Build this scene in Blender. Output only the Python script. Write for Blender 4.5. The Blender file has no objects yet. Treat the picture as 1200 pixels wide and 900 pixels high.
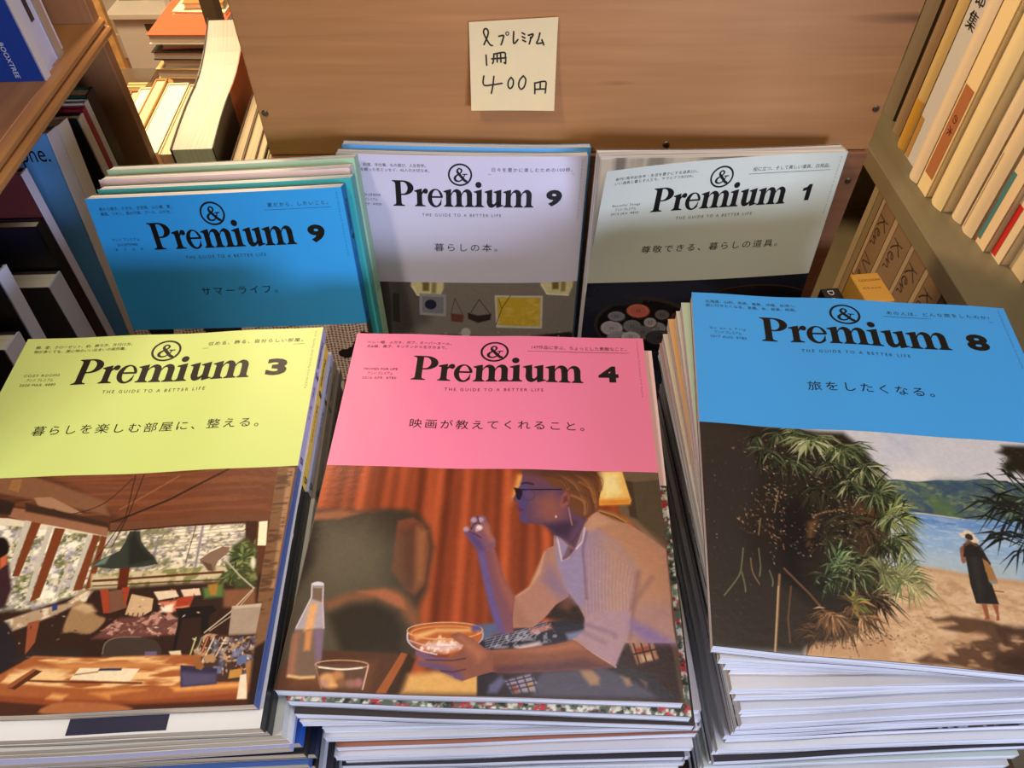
import bpy, math, random
import numpy as np
from mathutils import Matrix, Vector
from mathutils.geometry import tessellate_polygon

sc = bpy.context.scene
COL = sc.collection
# ------------------------------------------------------------------ camera, world, lights, exposure
CH = 0.665                                    # camera height above the display table top
PITCH, ROLL = math.radians(49.0727), math.radians(0.531)
def setup_camera():
    fw = np.array([0, math.cos(PITCH), -math.sin(PITCH)]); rt = np.array([1.0, 0, 0]); dn = np.cross(fw, rt)
    c, s = math.cos(ROLL), math.sin(ROLL)
    r2 = c*rt + s*dn; d2 = -s*rt + c*dn
    m = Matrix(((r2[0], -d2[0], -fw[0], 0), (r2[1], -d2[1], -fw[1], 0), (r2[2], -d2[2], -fw[2], CH), (0, 0, 0, 1)))
    cd = bpy.data.cameras.new('camera'); cd.sensor_width = 36; cd.lens = 880.0/1200*36; cd.clip_start = .01
    o = bpy.data.objects.new('camera', cd); COL.objects.link(o); o.matrix_world = m; sc.camera = o
setup_camera()
wd = bpy.data.worlds.new('world'); sc.world = wd; wd.use_nodes = True
wd.node_tree.nodes['Background'].inputs[0].default_value = (1.0, .86, .72, 1)
wd.node_tree.nodes['Background'].inputs[1].default_value = .14
def area(name, loc, target, power, col, size, size_y=None, spread=180):
    l = bpy.data.lights.new(name, 'AREA'); l.energy = power; l.color = col; l.size = size
    if size_y: l.shape = 'RECTANGLE'; l.size_y = size_y
    l.spread = math.radians(spread)
    o = bpy.data.objects.new(name, l); COL.objects.link(o); o.location = loc
    o.rotation_euler = (Vector(target) - Vector(loc)).to_track_quat('-Z', 'Y').to_euler()
WARM = (1.0, .74, .46); NEUT = (1.0, .91, .80); COOL = (.58, .68, 1.0)
area('ceiling_lamp_front_left', (-.62, -.15, 1.55), (0, .45, .25), 8.6, NEUT, .16)
area('ceiling_lamp_overhead', (.25, .3, 1.9), (.1, .4, .2), 9.0, NEUT, .9)
area('shop_front_daylight', (.75, -1.0, .52), (.12, .2, .16), 22.0, COOL, .6, .36)
area('ceiling_lamp_back_left', (-.50, 1.25, 1.15), (-.42, .85, .2), 12.0, WARM, .2)
area('ceiling_lamp_far', (-1.15, 1.75, 1.5), (-1.15, 2.4, -.5), 62.0, WARM, .5)
sc.view_settings.view_transform = 'Standard'; sc.view_settings.look = 'None'
sc.view_settings.gamma = 1.0; sc.view_settings.use_curve_mapping = False
sc.view_settings.exposure = 0.0
sc.cycles.use_denoising = True if hasattr(sc, 'cycles') else None

# ------------------------------------------------------------------ helpers
def lin(c):
    return tuple((v/255/12.92 if v/255 <= .04045 else ((v/255+.055)/1.055)**2.4) for v in c)
MATS = {}
def mat(name, col, rough=.5, spec=.5, coat=0.0, trans=0.0, alpha=1.0):
    if name in MATS: return MATS[name]
    m = bpy.data.materials.new(name); m.use_nodes = True; b = m.node_tree.nodes['Principled BSDF']
    nt = m.node_tree
    # faint procedural mottling so that no surface is dead flat
    tc = nt.nodes.new('ShaderNodeTexCoord'); nz = nt.nodes.new('ShaderNodeTexNoise'); nz.inputs['Scale'].default_value = 60
    nt.links.new(tc.outputs['Object'], nz.inputs['Vector'])
    mx = nt.nodes.new('ShaderNodeMix'); mx.data_type = 'RGBA'; mx.blend_type = 'MULTIPLY'; mx.inputs[0].default_value = .12
    mx.inputs[6].default_value = (*lin(col), 1); nt.links.new(nz.outputs['Color'], mx.inputs[7])
    nt.links.new(mx.outputs[2], b.inputs['Base Color'])
    b.inputs['Roughness'].default_value = rough; b.inputs['Specular IOR Level'].default_value = spec
    b.inputs['Coat Weight'].default_value = coat; b.inputs['Coat Roughness'].default_value = .25
    b.inputs['Transmission Weight'].default_value = trans; b.inputs['Alpha'].default_value = alpha
    MATS[name] = m; return m
def attr_mat(name, rough, spec=.5, bump=0.0):
    m = bpy.data.materials.new(name); m.use_nodes = True; nt = m.node_tree; b = nt.nodes['Principled BSDF']
    a = nt.nodes.new('ShaderNodeVertexColor'); a.layer_name = 'Col'
    nt.links.new(a.outputs['Color'], b.inputs['Base Color'])
    b.inputs['Roughness'].default_value = rough; b.inputs['Specular IOR Level'].default_value = spec
    if bump:
        nz = nt.nodes.new('ShaderNodeTexNoise'); nz.inputs['Scale'].default_value = 260
        tc = nt.nodes.new('ShaderNodeTexCoord'); nt.links.new(tc.outputs['Object'], nz.inputs['Vector'])
        bp = nt.nodes.new('ShaderNodeBump'); bp.inputs['Strength'].default_value = bump; bp.inputs['Distance'].default_value = .001
        nt.links.new(nz.outputs['Fac'], bp.inputs['Height']); nt.links.new(bp.outputs['Normal'], b.inputs['Normal'])
    return m
M_COVER = attr_mat('printed_cover_paper', .42, .35)
M_PHOTO = attr_mat('glossy_printed_photo', .27, .30, .10)
def page_mat(name, c0, c1, axis, scale=900):
    m = bpy.data.materials.new(name); m.use_nodes = True; nt = m.node_tree; b = nt.nodes['Principled BSDF']
    tc = nt.nodes.new('ShaderNodeTexCoord'); mp = nt.nodes.new('ShaderNodeMapping')
    s = [6, 6, 6]; s[axis] = scale; mp.inputs['Scale'].default_value = s
    nt.links.new(tc.outputs['Object'], mp.inputs['Vector'])
    nz = nt.nodes.new('ShaderNodeTexNoise'); nz.inputs['Scale'].default_value = 1.0; nz.inputs['Detail'].default_value = 3
    nt.links.new(mp.outputs['Vector'], nz.inputs['Vector'])
    cr = nt.nodes.new('ShaderNodeValToRGB')
    cr.color_ramp.elements[0].position = .36; cr.color_ramp.elements[0].color = (*lin(c0), 1)
    cr.color_ramp.elements[1].position = .58; cr.color_ramp.elements[1].color = (*lin(c1), 1)
    nt.links.new(nz.outputs['Fac'], cr.inputs['Fac']); nt.links.new(cr.outputs['Color'], b.inputs['Base Color'])
    bp = nt.nodes.new('ShaderNodeBump'); bp.inputs['Strength'].default_value = .35; bp.inputs['Distance'].default_value = .0006
    nt.links.new(nz.outputs['Fac'], bp.inputs['Height']); nt.links.new(bp.outputs['Normal'], b.inputs['Normal'])
    b.inputs['Roughness'].default_value = .75; b.inputs['Specular IOR Level'].default_value = .2
    return m
M_PAGES = page_mat('magazine_page_edges', (158, 156, 160), (248, 246, 244), 2, 1100)
M_PAGESW = page_mat('warm_lit_page_edges', (146, 130, 104), (214, 192, 156), 2, 900)  # darker beige page copy: dim warm light on the left pile as colour
M_BOOKPG = page_mat('book_page_edges', (236, 226, 196), (250, 242, 220), 0, 2200)
M_OLDPG = page_mat('aged_page_edges', (204, 182, 140), (226, 208, 170), 0, 2200)
def wood_mat(name, c0, c1, axis, rough=.5, scale=1.0, streaks=()):
    m = bpy.data.materials.new(name); m.use_nodes = True; nt = m.node_tree; b = nt.nodes['Principled BSDF']
    tc = nt.nodes.new('ShaderNodeTexCoord'); mp = nt.nodes.new('ShaderNodeMapping')
    s = [70*scale]*3; s[axis] = 3.5*scale; mp.inputs['Scale'].default_value = s
    nt.links.new(tc.outputs['Object'], mp.inputs['Vector'])
    nz = nt.nodes.new('ShaderNodeTexNoise'); nz.inputs['Scale'].default_value = 1.0; nz.inputs['Detail'].default_value = 6; nz.inputs['Distortion'].default_value = .4
    nt.links.new(mp.outputs['Vector'], nz.inputs['Vector'])
    n2 = nt.nodes.new('ShaderNodeTexNoise'); n2.inputs['Scale'].default_value = 5; nt.links.new(tc.outputs['Object'], n2.inputs['Vector'])
    ad = nt.nodes.new('ShaderNodeMath'); ad.operation = 'MULTIPLY_ADD'; ad.inputs[1].default_value = .55
    nt.links.new(nz.outputs['Fac'], ad.inputs[0])
    sc2 = nt.nodes.new('ShaderNodeMath'); sc2.operation = 'MULTIPLY'; sc2.inputs[1].default_value = .45
    nt.links.new(n2.outputs['Fac'], sc2.inputs[0]); nt.links.new(sc2.outputs[0], ad.inputs[2])
    cr = nt.nodes.new('ShaderNodeValToRGB')
    cr.color_ramp.elements[0].position = .34; cr.color_ramp.elements[0].color = (*lin(c0), 1)
    cr.color_ramp.elements[1].position = .64; cr.color_ramp.elements[1].color = (*lin(c1), 1)
    nt.links.new(ad.outputs[0], cr.inputs['Fac']); last = cr.outputs['Color']
    for (cx, cz, rx, rz, st) in streaks:                    # dark grain streaks and knots of the plywood
        sub = nt.nodes.new('ShaderNodeVectorMath'); sub.operation = 'SUBTRACT'; sub.inputs[1].default_value = (cx, 0, cz)
        nt.links.new(tc.outputs['Object'], sub.inputs[0])
        mul = nt.nodes.new('ShaderNodeVectorMath'); mul.operation = 'MULTIPLY'; mul.inputs[1].default_value = (1/rx, 0, 1/rz)
        nt.links.new(sub.outputs[0], mul.inputs[0])
        ln = nt.nodes.new('ShaderNodeVectorMath'); ln.operation = 'LENGTH'; nt.links.new(mul.outputs[0], ln.inputs[0])
        mr = nt.nodes.new('ShaderNodeMapRange'); mr.inputs[1].default_value = 0; mr.inputs[2].default_value = 1; mr.inputs[3].default_value = st; mr.inputs[4].default_value = 0
        nt.links.new(ln.outputs['Value'], mr.inputs[0])
        mx = nt.nodes.new('ShaderNodeMix'); mx.data_type = 'RGBA'; mx.inputs[7].default_value = (*lin((70, 40, 24)), 1)
        nt.links.new(mr.outputs[0], mx.inputs[0]); nt.links.new(last, mx.inputs[6]); last = mx.outputs[2]
    nt.links.new(last, b.inputs['Base Color'])
    bp = nt.nodes.new('ShaderNodeBump'); bp.inputs['Strength'].default_value = .12; bp.inputs['Distance'].default_value = .001
    nt.links.new(nz.outputs['Fac'], bp.inputs['Height']); nt.links.new(bp.outputs['Normal'], b.inputs['Normal'])
    b.inputs['Roughness'].default_value = rough
    return m
M_INK = mat('black_ink', (22, 17, 15), .45, .3)
M_GREYINK = mat('soft_ink', (44, 40, 40), .5, .3)
M_WHITE = mat('white_lettering', (225, 225, 225), .5)
M_METAL = mat('screw_metal', (120, 104, 84), .4); M_METAL.node_tree.nodes['Principled BSDF'].inputs['Metallic'].default_value = .8

class MB:                                            # mesh builder
    def __init__(s): s.v = []; s.f = []; s.c = []
    def quad(s, a, b, c, d, col=None):
        n = len(s.v); s.v += [a, b, c, d]; s.f.append((n, n+1, n+2, n+3)); s.c.append(col)
    def poly(s, pts, col=None):
        n = len(s.v); s.v += [tuple(p) for p in pts]; s.f.append(tuple(range(n, n+len(pts)))); s.c.append(col)
    def box(s, x0, x1, y0, y1, z0, z1, col=None):
        p = [(x, y, z) for x in (x0, x1) for y in (y0, y1) for z in (z0, z1)]; n = len(s.v); s.v += p
        for f in ((0, 1, 3, 2), (4, 6, 7, 5), (0, 4, 5, 1), (2, 3, 7, 6), (0, 2, 6, 4), (1, 5, 7, 3)):
            s.f.append(tuple(n+i for i in f)); s.c.append(col)
    def prism(s, prof, x0, x1, axis='y', col=None):   # closed 2D profile (a,b) swept along an axis
        def P(a, b, t): return (a, t, b) if axis == 'y' else ((t, a, b) if axis == 'x' else (a, b, t))
        n = len(s.v); k = len(prof)
        s.v += [P(a, b, x0) for a, b in prof] + [P(a, b, x1) for a, b in prof]
        for i in range(k): j = (i+1) % k; s.f.append((n+i, n+j, n+k+j, n+k+i)); s.c.append(col)
        s.f.append(tuple(n+i for i in range(k))[::-1]); s.c.append(col); s.f.append(tuple(n+k+i for i in range(k))); s.c.append(col)
    def cyl(s, c, r0, r1, z0, z1, k=20, axis='z', col=None):
        n = len(s.v)
        for (r, z) in ((r0, z0), (r1, z1)):
            for i in range(k):
                a = 2*math.pi*i/k; x, y = r*math.cos(a), r*math.sin(a)
                s.v.append((c[0]+x, c[1]+y, c[2]+z) if axis == 'z' else (c[0]+x, c[1]+z, c[2]+y))
        for i in range(k): j = (i+1) % k; s.f.append((n+i, n+j, n+k+j, n+k+i)); s.c.append(col)
        s.f.append(tuple(n+i for i in range(k))[::-1]); s.c.append(col); s.f.append(tuple(n+k+i for i in range(k))); s.c.append(col)
    def gridbox(s, u0, u1, v0, v1, z0, z1, nu, nv, fn, col=None, W=.232, H=.285, side=None):
        # sheet (u to the right, v down the page) bent by fn(u,v); closed box
        n = len(s.v)
        us = [u0+(u1-u0)*i/nu for i in range(nu+1)]; vs = [v0+(v1-v0)*j/nv for j in range(nv+1)]
        for z in (z0, z1):
            for v in vs:
                for u in us: s.v.append((u-W/2, H/2-v, z+fn(u, v)))
        r = nu+1; m = r*(nv+1)
        I = lambda t, i, j: n+t*m+j*r+i
        for j in range(nv):
            for i in range(nu):
                s.f.append((I(1, i, j+1), I(1, i+1, j+1), I(1, i+1, j), I(1, i, j))); s.f.append((I(0, i, j), I(0, i+1, j), I(0, i+1, j+1), I(0, i, j+1))); s.c += [col, col]
        for i in range(nu):
            s.f.append((I(0, i, nv), I(0, i+1, nv), I(1, i+1, nv), I(1, i, nv))); s.f.append((I(1, i, 0), I(1, i+1, 0), I(0, i+1, 0), I(0, i, 0))); s.c += [side or col]*2
        for j in range(nv):
            s.f.append((I(0, 0, j), I(0, 0, j+1), I(1, 0, j+1), I(1, 0, j))); s.f.append((I(1, nu, j), I(1, nu, j+1), I(0, nu, j+1), I(0, nu, j))); s.c += [side or col, col]
    def build(s, name, m, parent=None, smooth=False, bevel=0.0):
        me = bpy.data.meshes.new(name); me.from_pydata(s.v, [], s.f)
        if any(c is not None for c in s.c):
            at = me.color_attributes.new('Col', 'FLOAT_COLOR', 'CORNER'); buf = []
            for p, c in zip(me.polygons, s.c): buf += [*(lin(c) if c else (.5, .5, .5)), 1.0]*p.loop_total
            at.data.foreach_set('color', buf)
        me.materials.append(m); me.update()
        if smooth: me.shade_smooth()
        o = bpy.data.objects.new(name, me); COL.objects.link(o)
        if parent: o.parent = parent
        if bevel:
            b = o.modifiers.new('bevel', 'BEVEL'); b.width = bevel; b.segments = 2; b.limit_method = 'ANGLE'
        return o
def tag(o, label=None, cat=None, group=None, kind=None):
    if label: o['label'] = label
    if cat: o['category'] = cat
    if group: o['group'] = group
    if kind: o['kind'] = kind
    return o
def thing(name, label, cat, loc=(0, 0, 0), rot=None, group=None):
    o = bpy.data.objects.new(name, None); o.empty_display_size = .02; COL.objects.link(o)
    if rot is not None:
        mw = Matrix(rot).to_4x4(); mw.translation = Vector(loc); o.matrix_world = mw
    else: o.location = loc
    return tag(o, label, cat, group)
def Rm(rx, ry, rz):
    rx, ry, rz = map(math.radians, (rx, ry, rz))
    return Matrix.Rotation(rz, 3, 'Z') @ Matrix.Rotation(ry, 3, 'Y') @ Matrix.Rotation(rx, 3, 'X')

# ------------------------------------------------------------------ lettering
TXT = {}
def text_geo(body, bold=0.0, spacing=1.0):
    k = (body, bold, spacing)
    if k in TXT: return TXT[k]
    cu = bpy.data.curves.new('t', 'FONT'); cu.body = body; cu.offset = bold; cu.space_character = spacing; cu.resolution_u = 3
    o = bpy.data.objects.new('t', cu); COL.objects.link(o); bpy.context.view_layer.update()
    me = bpy.data.meshes.new_from_object(o.evaluated_get(bpy.context.evaluated_depsgraph_get()))
    v = [tuple(x.co)[:2] for x in me.vertices]; f = [tuple(p.vertices) for p in me.polygons]
    bpy.data.objects.remove(o); bpy.data.curves.remove(cu); bpy.data.meshes.remove(me)
    TXT[k] = (v, f); return TXT[k]
def put_text(mb, body, x0, x1, base, em, fmap, bold=0.0, fit=True, height=None):
    """text from x0 to x1 on baseline `base` (y up); fmap(x,y)->3D"""
    v, f = text_geo(body, bold)
    if not v: return
    a = min(p[0] for p in v); b = max(p[0] for p in v); w = (b-a)*em
    if fit and x1 is not None and len(body) > 1:
        k = (x1-x0)/w
        if k > 1.04:
            v, f = text_geo(body, bold, round(k*1.02, 2)); a = min(p[0] for p in v); b = max(p[0] for p in v); w = (b-a)*em
        k = (x1-x0)/w
    elif x1 is not None and len(body) == 1: k = (x1-x0)/w
    else: k = 1
    ky = em
    if height: ky = height/(max(p[1] for p in v)-min(p[1] for p in v))
    n = len(mb.v)
    mb.v += [fmap(x0+(p[0]-a)*em*k, base+p[1]*ky) for p in v]
    for q in f: mb.f.append(tuple(n+i for i in q)); mb.c.append(None)
def put_poly(mb, pts, fmap, holes=()):
    loops = [[Vector((p[0], p[1], 0)) for p in l] for l in (pts, *holes)]
    allp = [p for l in loops for p in l]; n = len(mb.v)
    mb.v += [fmap(p.x, p.y) for p in allp]
    for t in tessellate_polygon(loops):
        a, b, c = (allp[i] for i in t)
        if (b-a).cross(c-a).z < 0: t = (t[0], t[2], t[1])
        mb.f.append(tuple(n+i for i in t)); mb.c.append(None)
def spline(pts, closed=True, k=5):
    out = []; n = len(pts)
    rng = range(n) if closed else range(n-1)
    for i in rng:
        g = (lambda j: pts[j % n]) if closed else (lambda j: pts[max(0, min(n-1, j))])
        p0, p1, p2, p3 = g(i-1), g(i), g(i+1), g(i+2)
        for t in range(k):
            t /= k
            out.append(tuple(.5*(2*p1[d]+(p2[d]-p0[d])*t+(2*p0[d]-5*p1[d]+4*p2[d]-p3[d])*t*t+(3*p1[d]-p0[d]-3*p2[d]+p3[d])*t**3) for d in (0, 1)))
    if not closed: out.append(pts[-1])
    return out
def stroke(mb, pts, wid, fmap, smooth=True):
    """ribbon along pts; wid a number or a list of widths"""
    ws = wid if isinstance(wid, (list, tuple)) else [wid]*len(pts)
    if smooth and len(pts) > 2:
        q = spline([(x, y) for x, y in pts], False, 6); ws = list(np.interp(np.linspace(0, len(pts)-1, len(q)), range(len(pts)), ws)); pts = q
    L = []; Rr = []
    for i, p in enumerate(pts):
        a = pts[max(0, i-1)]; b = pts[min(len(pts)-1, i+1)]; d = math.hypot(b[0]-a[0], b[1]-a[1]) or 1
        nx, ny = -(b[1]-a[1])/d, (b[0]-a[0])/d; w = ws[i]/2
        L.append((p[0]+nx*w, p[1]+ny*w)); Rr.append((p[0]-nx*w, p[1]-ny*w))
    for i in range(len(pts)-1):
        n = len(mb.v); mb.v += [fmap(*Rr[i]), fmap(*Rr[i+1]), fmap(*L[i+1]), fmap(*L[i])]; mb.f.append((n, n+1, n+2, n+3)); mb.c.append(None)
    for p, w in ((pts[0], ws[0]), (pts[-1], ws[-1])):
        put_poly(mb, [(p[0]+w/2*math.cos(a), p[1]+w/2*math.sin(a)) for a in np.linspace(0, 2*math.pi, 11)[:-1]], fmap)
def arc(cx, cy, rx, ry, a0, a1, n=18):
    return [(cx+rx*math.cos(math.radians(a0+(a1-a0)*i/n)), cy+ry*math.sin(math.radians(a0+(a1-a0)*i/n))) for i in range(n+1)]
def premium_polys():
    """bold serif lettering; cap height 1, total width 5.22"""
    P = []
    def rect(x0, x1, y0, y1): P.append([(x0, y0), (x1, y0), (x1, y1), (x0, y1)])
    def foot(x0, x1, s0, s1):                         # bracketed slab serif under a stem s0..s1
        P.append([(x0, 0), (x1, 0), (x1, .035), (s1+.02, .07), (s1, .13), (s0, .13), (s0-.02, .07), (x0, .035)])
    def flag(x, s0, s1):                              # wedge at the top left of an x-height stem
        P.append([(x, .585), (x, .615), (s0+.05, .665), (s1, .70), (s1, .5), (s0, .5), (s0-.01, .555)])
    # P
    rect(.115, .325, .03, .98); foot(0, .45, .115, .325); P.append([(0, 1), (0, .965), (.09, .93), (.115, .87), (.325, .87), (.325, 1)])
    o = [(.3, 1.0)]+arc(.40, .715, .405, .285, 90, -90, 24)+[(.3, .43)]
    i = [(.3, .485)]+arc(.385, .715, .19, .23, -90, 90, 20)+[(.3, .945)]
    P.append(o+i)
    # r
    rect(.92, 1.115, .03, .6); foot(.83, 1.24, .92, 1.115); flag(.82, .92, 1.115)
    P.append(spline([(1.10, .44), (1.12, .56), (1.17, .66), (1.25, .705), (1.33, .67), (1.345, .58), (1.30, .51), (1.23, .505), (1.18, .535), (1.14, .50)]))
    # e
    out = arc(1.625, .335, .295, .365, -38, 360+8, 44)
    inn = []
    for k in range(45):
        a = math.radians(-38+(406)*k/44); t = k/44
        rx, ry = .155+.09*max(0, 1-t*6)+.05*max(0, (t-.85)/.15), .305+.02*max(0, 1-t*6)
        inn.append((1.65+rx*math.cos(a), .345+ry*math.sin(a)))
    P.append(out+inn[::-1]); rect(1.44, 1.90, .345, .415)
    # m, i, u, m
    def em(x):
        for k in range(3): s = x+.10+k*.40; rect(s, s+.2, .03, .52); foot(s-.085, s+.285, s, s+.2)
        flag(x, x+.10, x+.30)
        for k in range(2):
            b = x+.29+k*.40
            P.append(spline([(b, .42), (b+.005, .50), (b+.07, .62), (b+.19, .70), (b+.31, .675), (b+.385, .59), (b+.41, .48), (b+.40, .40), (b+.30, .38), (b+.21, .42), (b+.20, .53), (b+.15, .585), (b+.08, .56), (b+.03, .48)], True, 4))
    em(1.93)
    rect(3.2, 3.4, .03, .6); foot(3.105, 3.495, 3.2, 3.4); flag(3.09, 3.2, 3.4); P.append(arc(3.27, .875, .118, .118, 0, 350, 24))
    rect(3.60, 3.80, .2, .6); flag(3.5, 3.60, 3.80); rect(3.95, 4.15, .1, .6); flag(3.85, 3.95, 4.15)
    P.append(spline([(3.60, .30), (3.605, .14), (3.66, .03), (3.76, -.02), (3.88, .02), (3.97, .11), (4.02, .2), (3.98, .26), (3.92, .17), (3.86, .125), (3.81, .16), (3.80, .30), (3.70, .36)], True, 4))
    P.append([(3.95, .16), (3.96, -.02), (4.02, -.015), (4.24, .055), (4.24, .085), (4.15, .10), (4.15, .2)])
    em(4.22)
    return P
PREM = premium_polys(); PREMW = 5.415
def masthead(mb, x0, x1, base, cap, fmap):
    k = (x1-x0)/PREMW
    for p in PREM: put_poly(mb, [(x0+a*k, base+b*cap) for a, b in p], fmap)
def ampersand(mb, cx, cy, h, fmap):
    S = lambda l: [(cx+(x-.5)*h*.98, cy+(y-.5)*h) for x, y in l]
    w = h*.13
    stroke(mb, S([(.93, .03), (.80, .10), (.44, .52), (.30, .70), (.29, .84), (.40, .96), (.52, .94), (.60, .83), (.56, .70), (.42, .57), (.22, .44), (.10, .28), (.13, .11), (.30, .02), (.50, .05), (.66, .19), (.77, .38), (.83, .52)]),
           [w*1.5, w*1.55, w*1.6, w*1.3, w, w*.8, w*.8, w, w*.8, w*.7, w, w*1.4, w*1.3, w*.9, w*.8, w*.7, w*.6, w*.6], fmap)
    stroke(mb, S([(.68, .545), (1.0, .545)]), w*.6, fmap, False)
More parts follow.
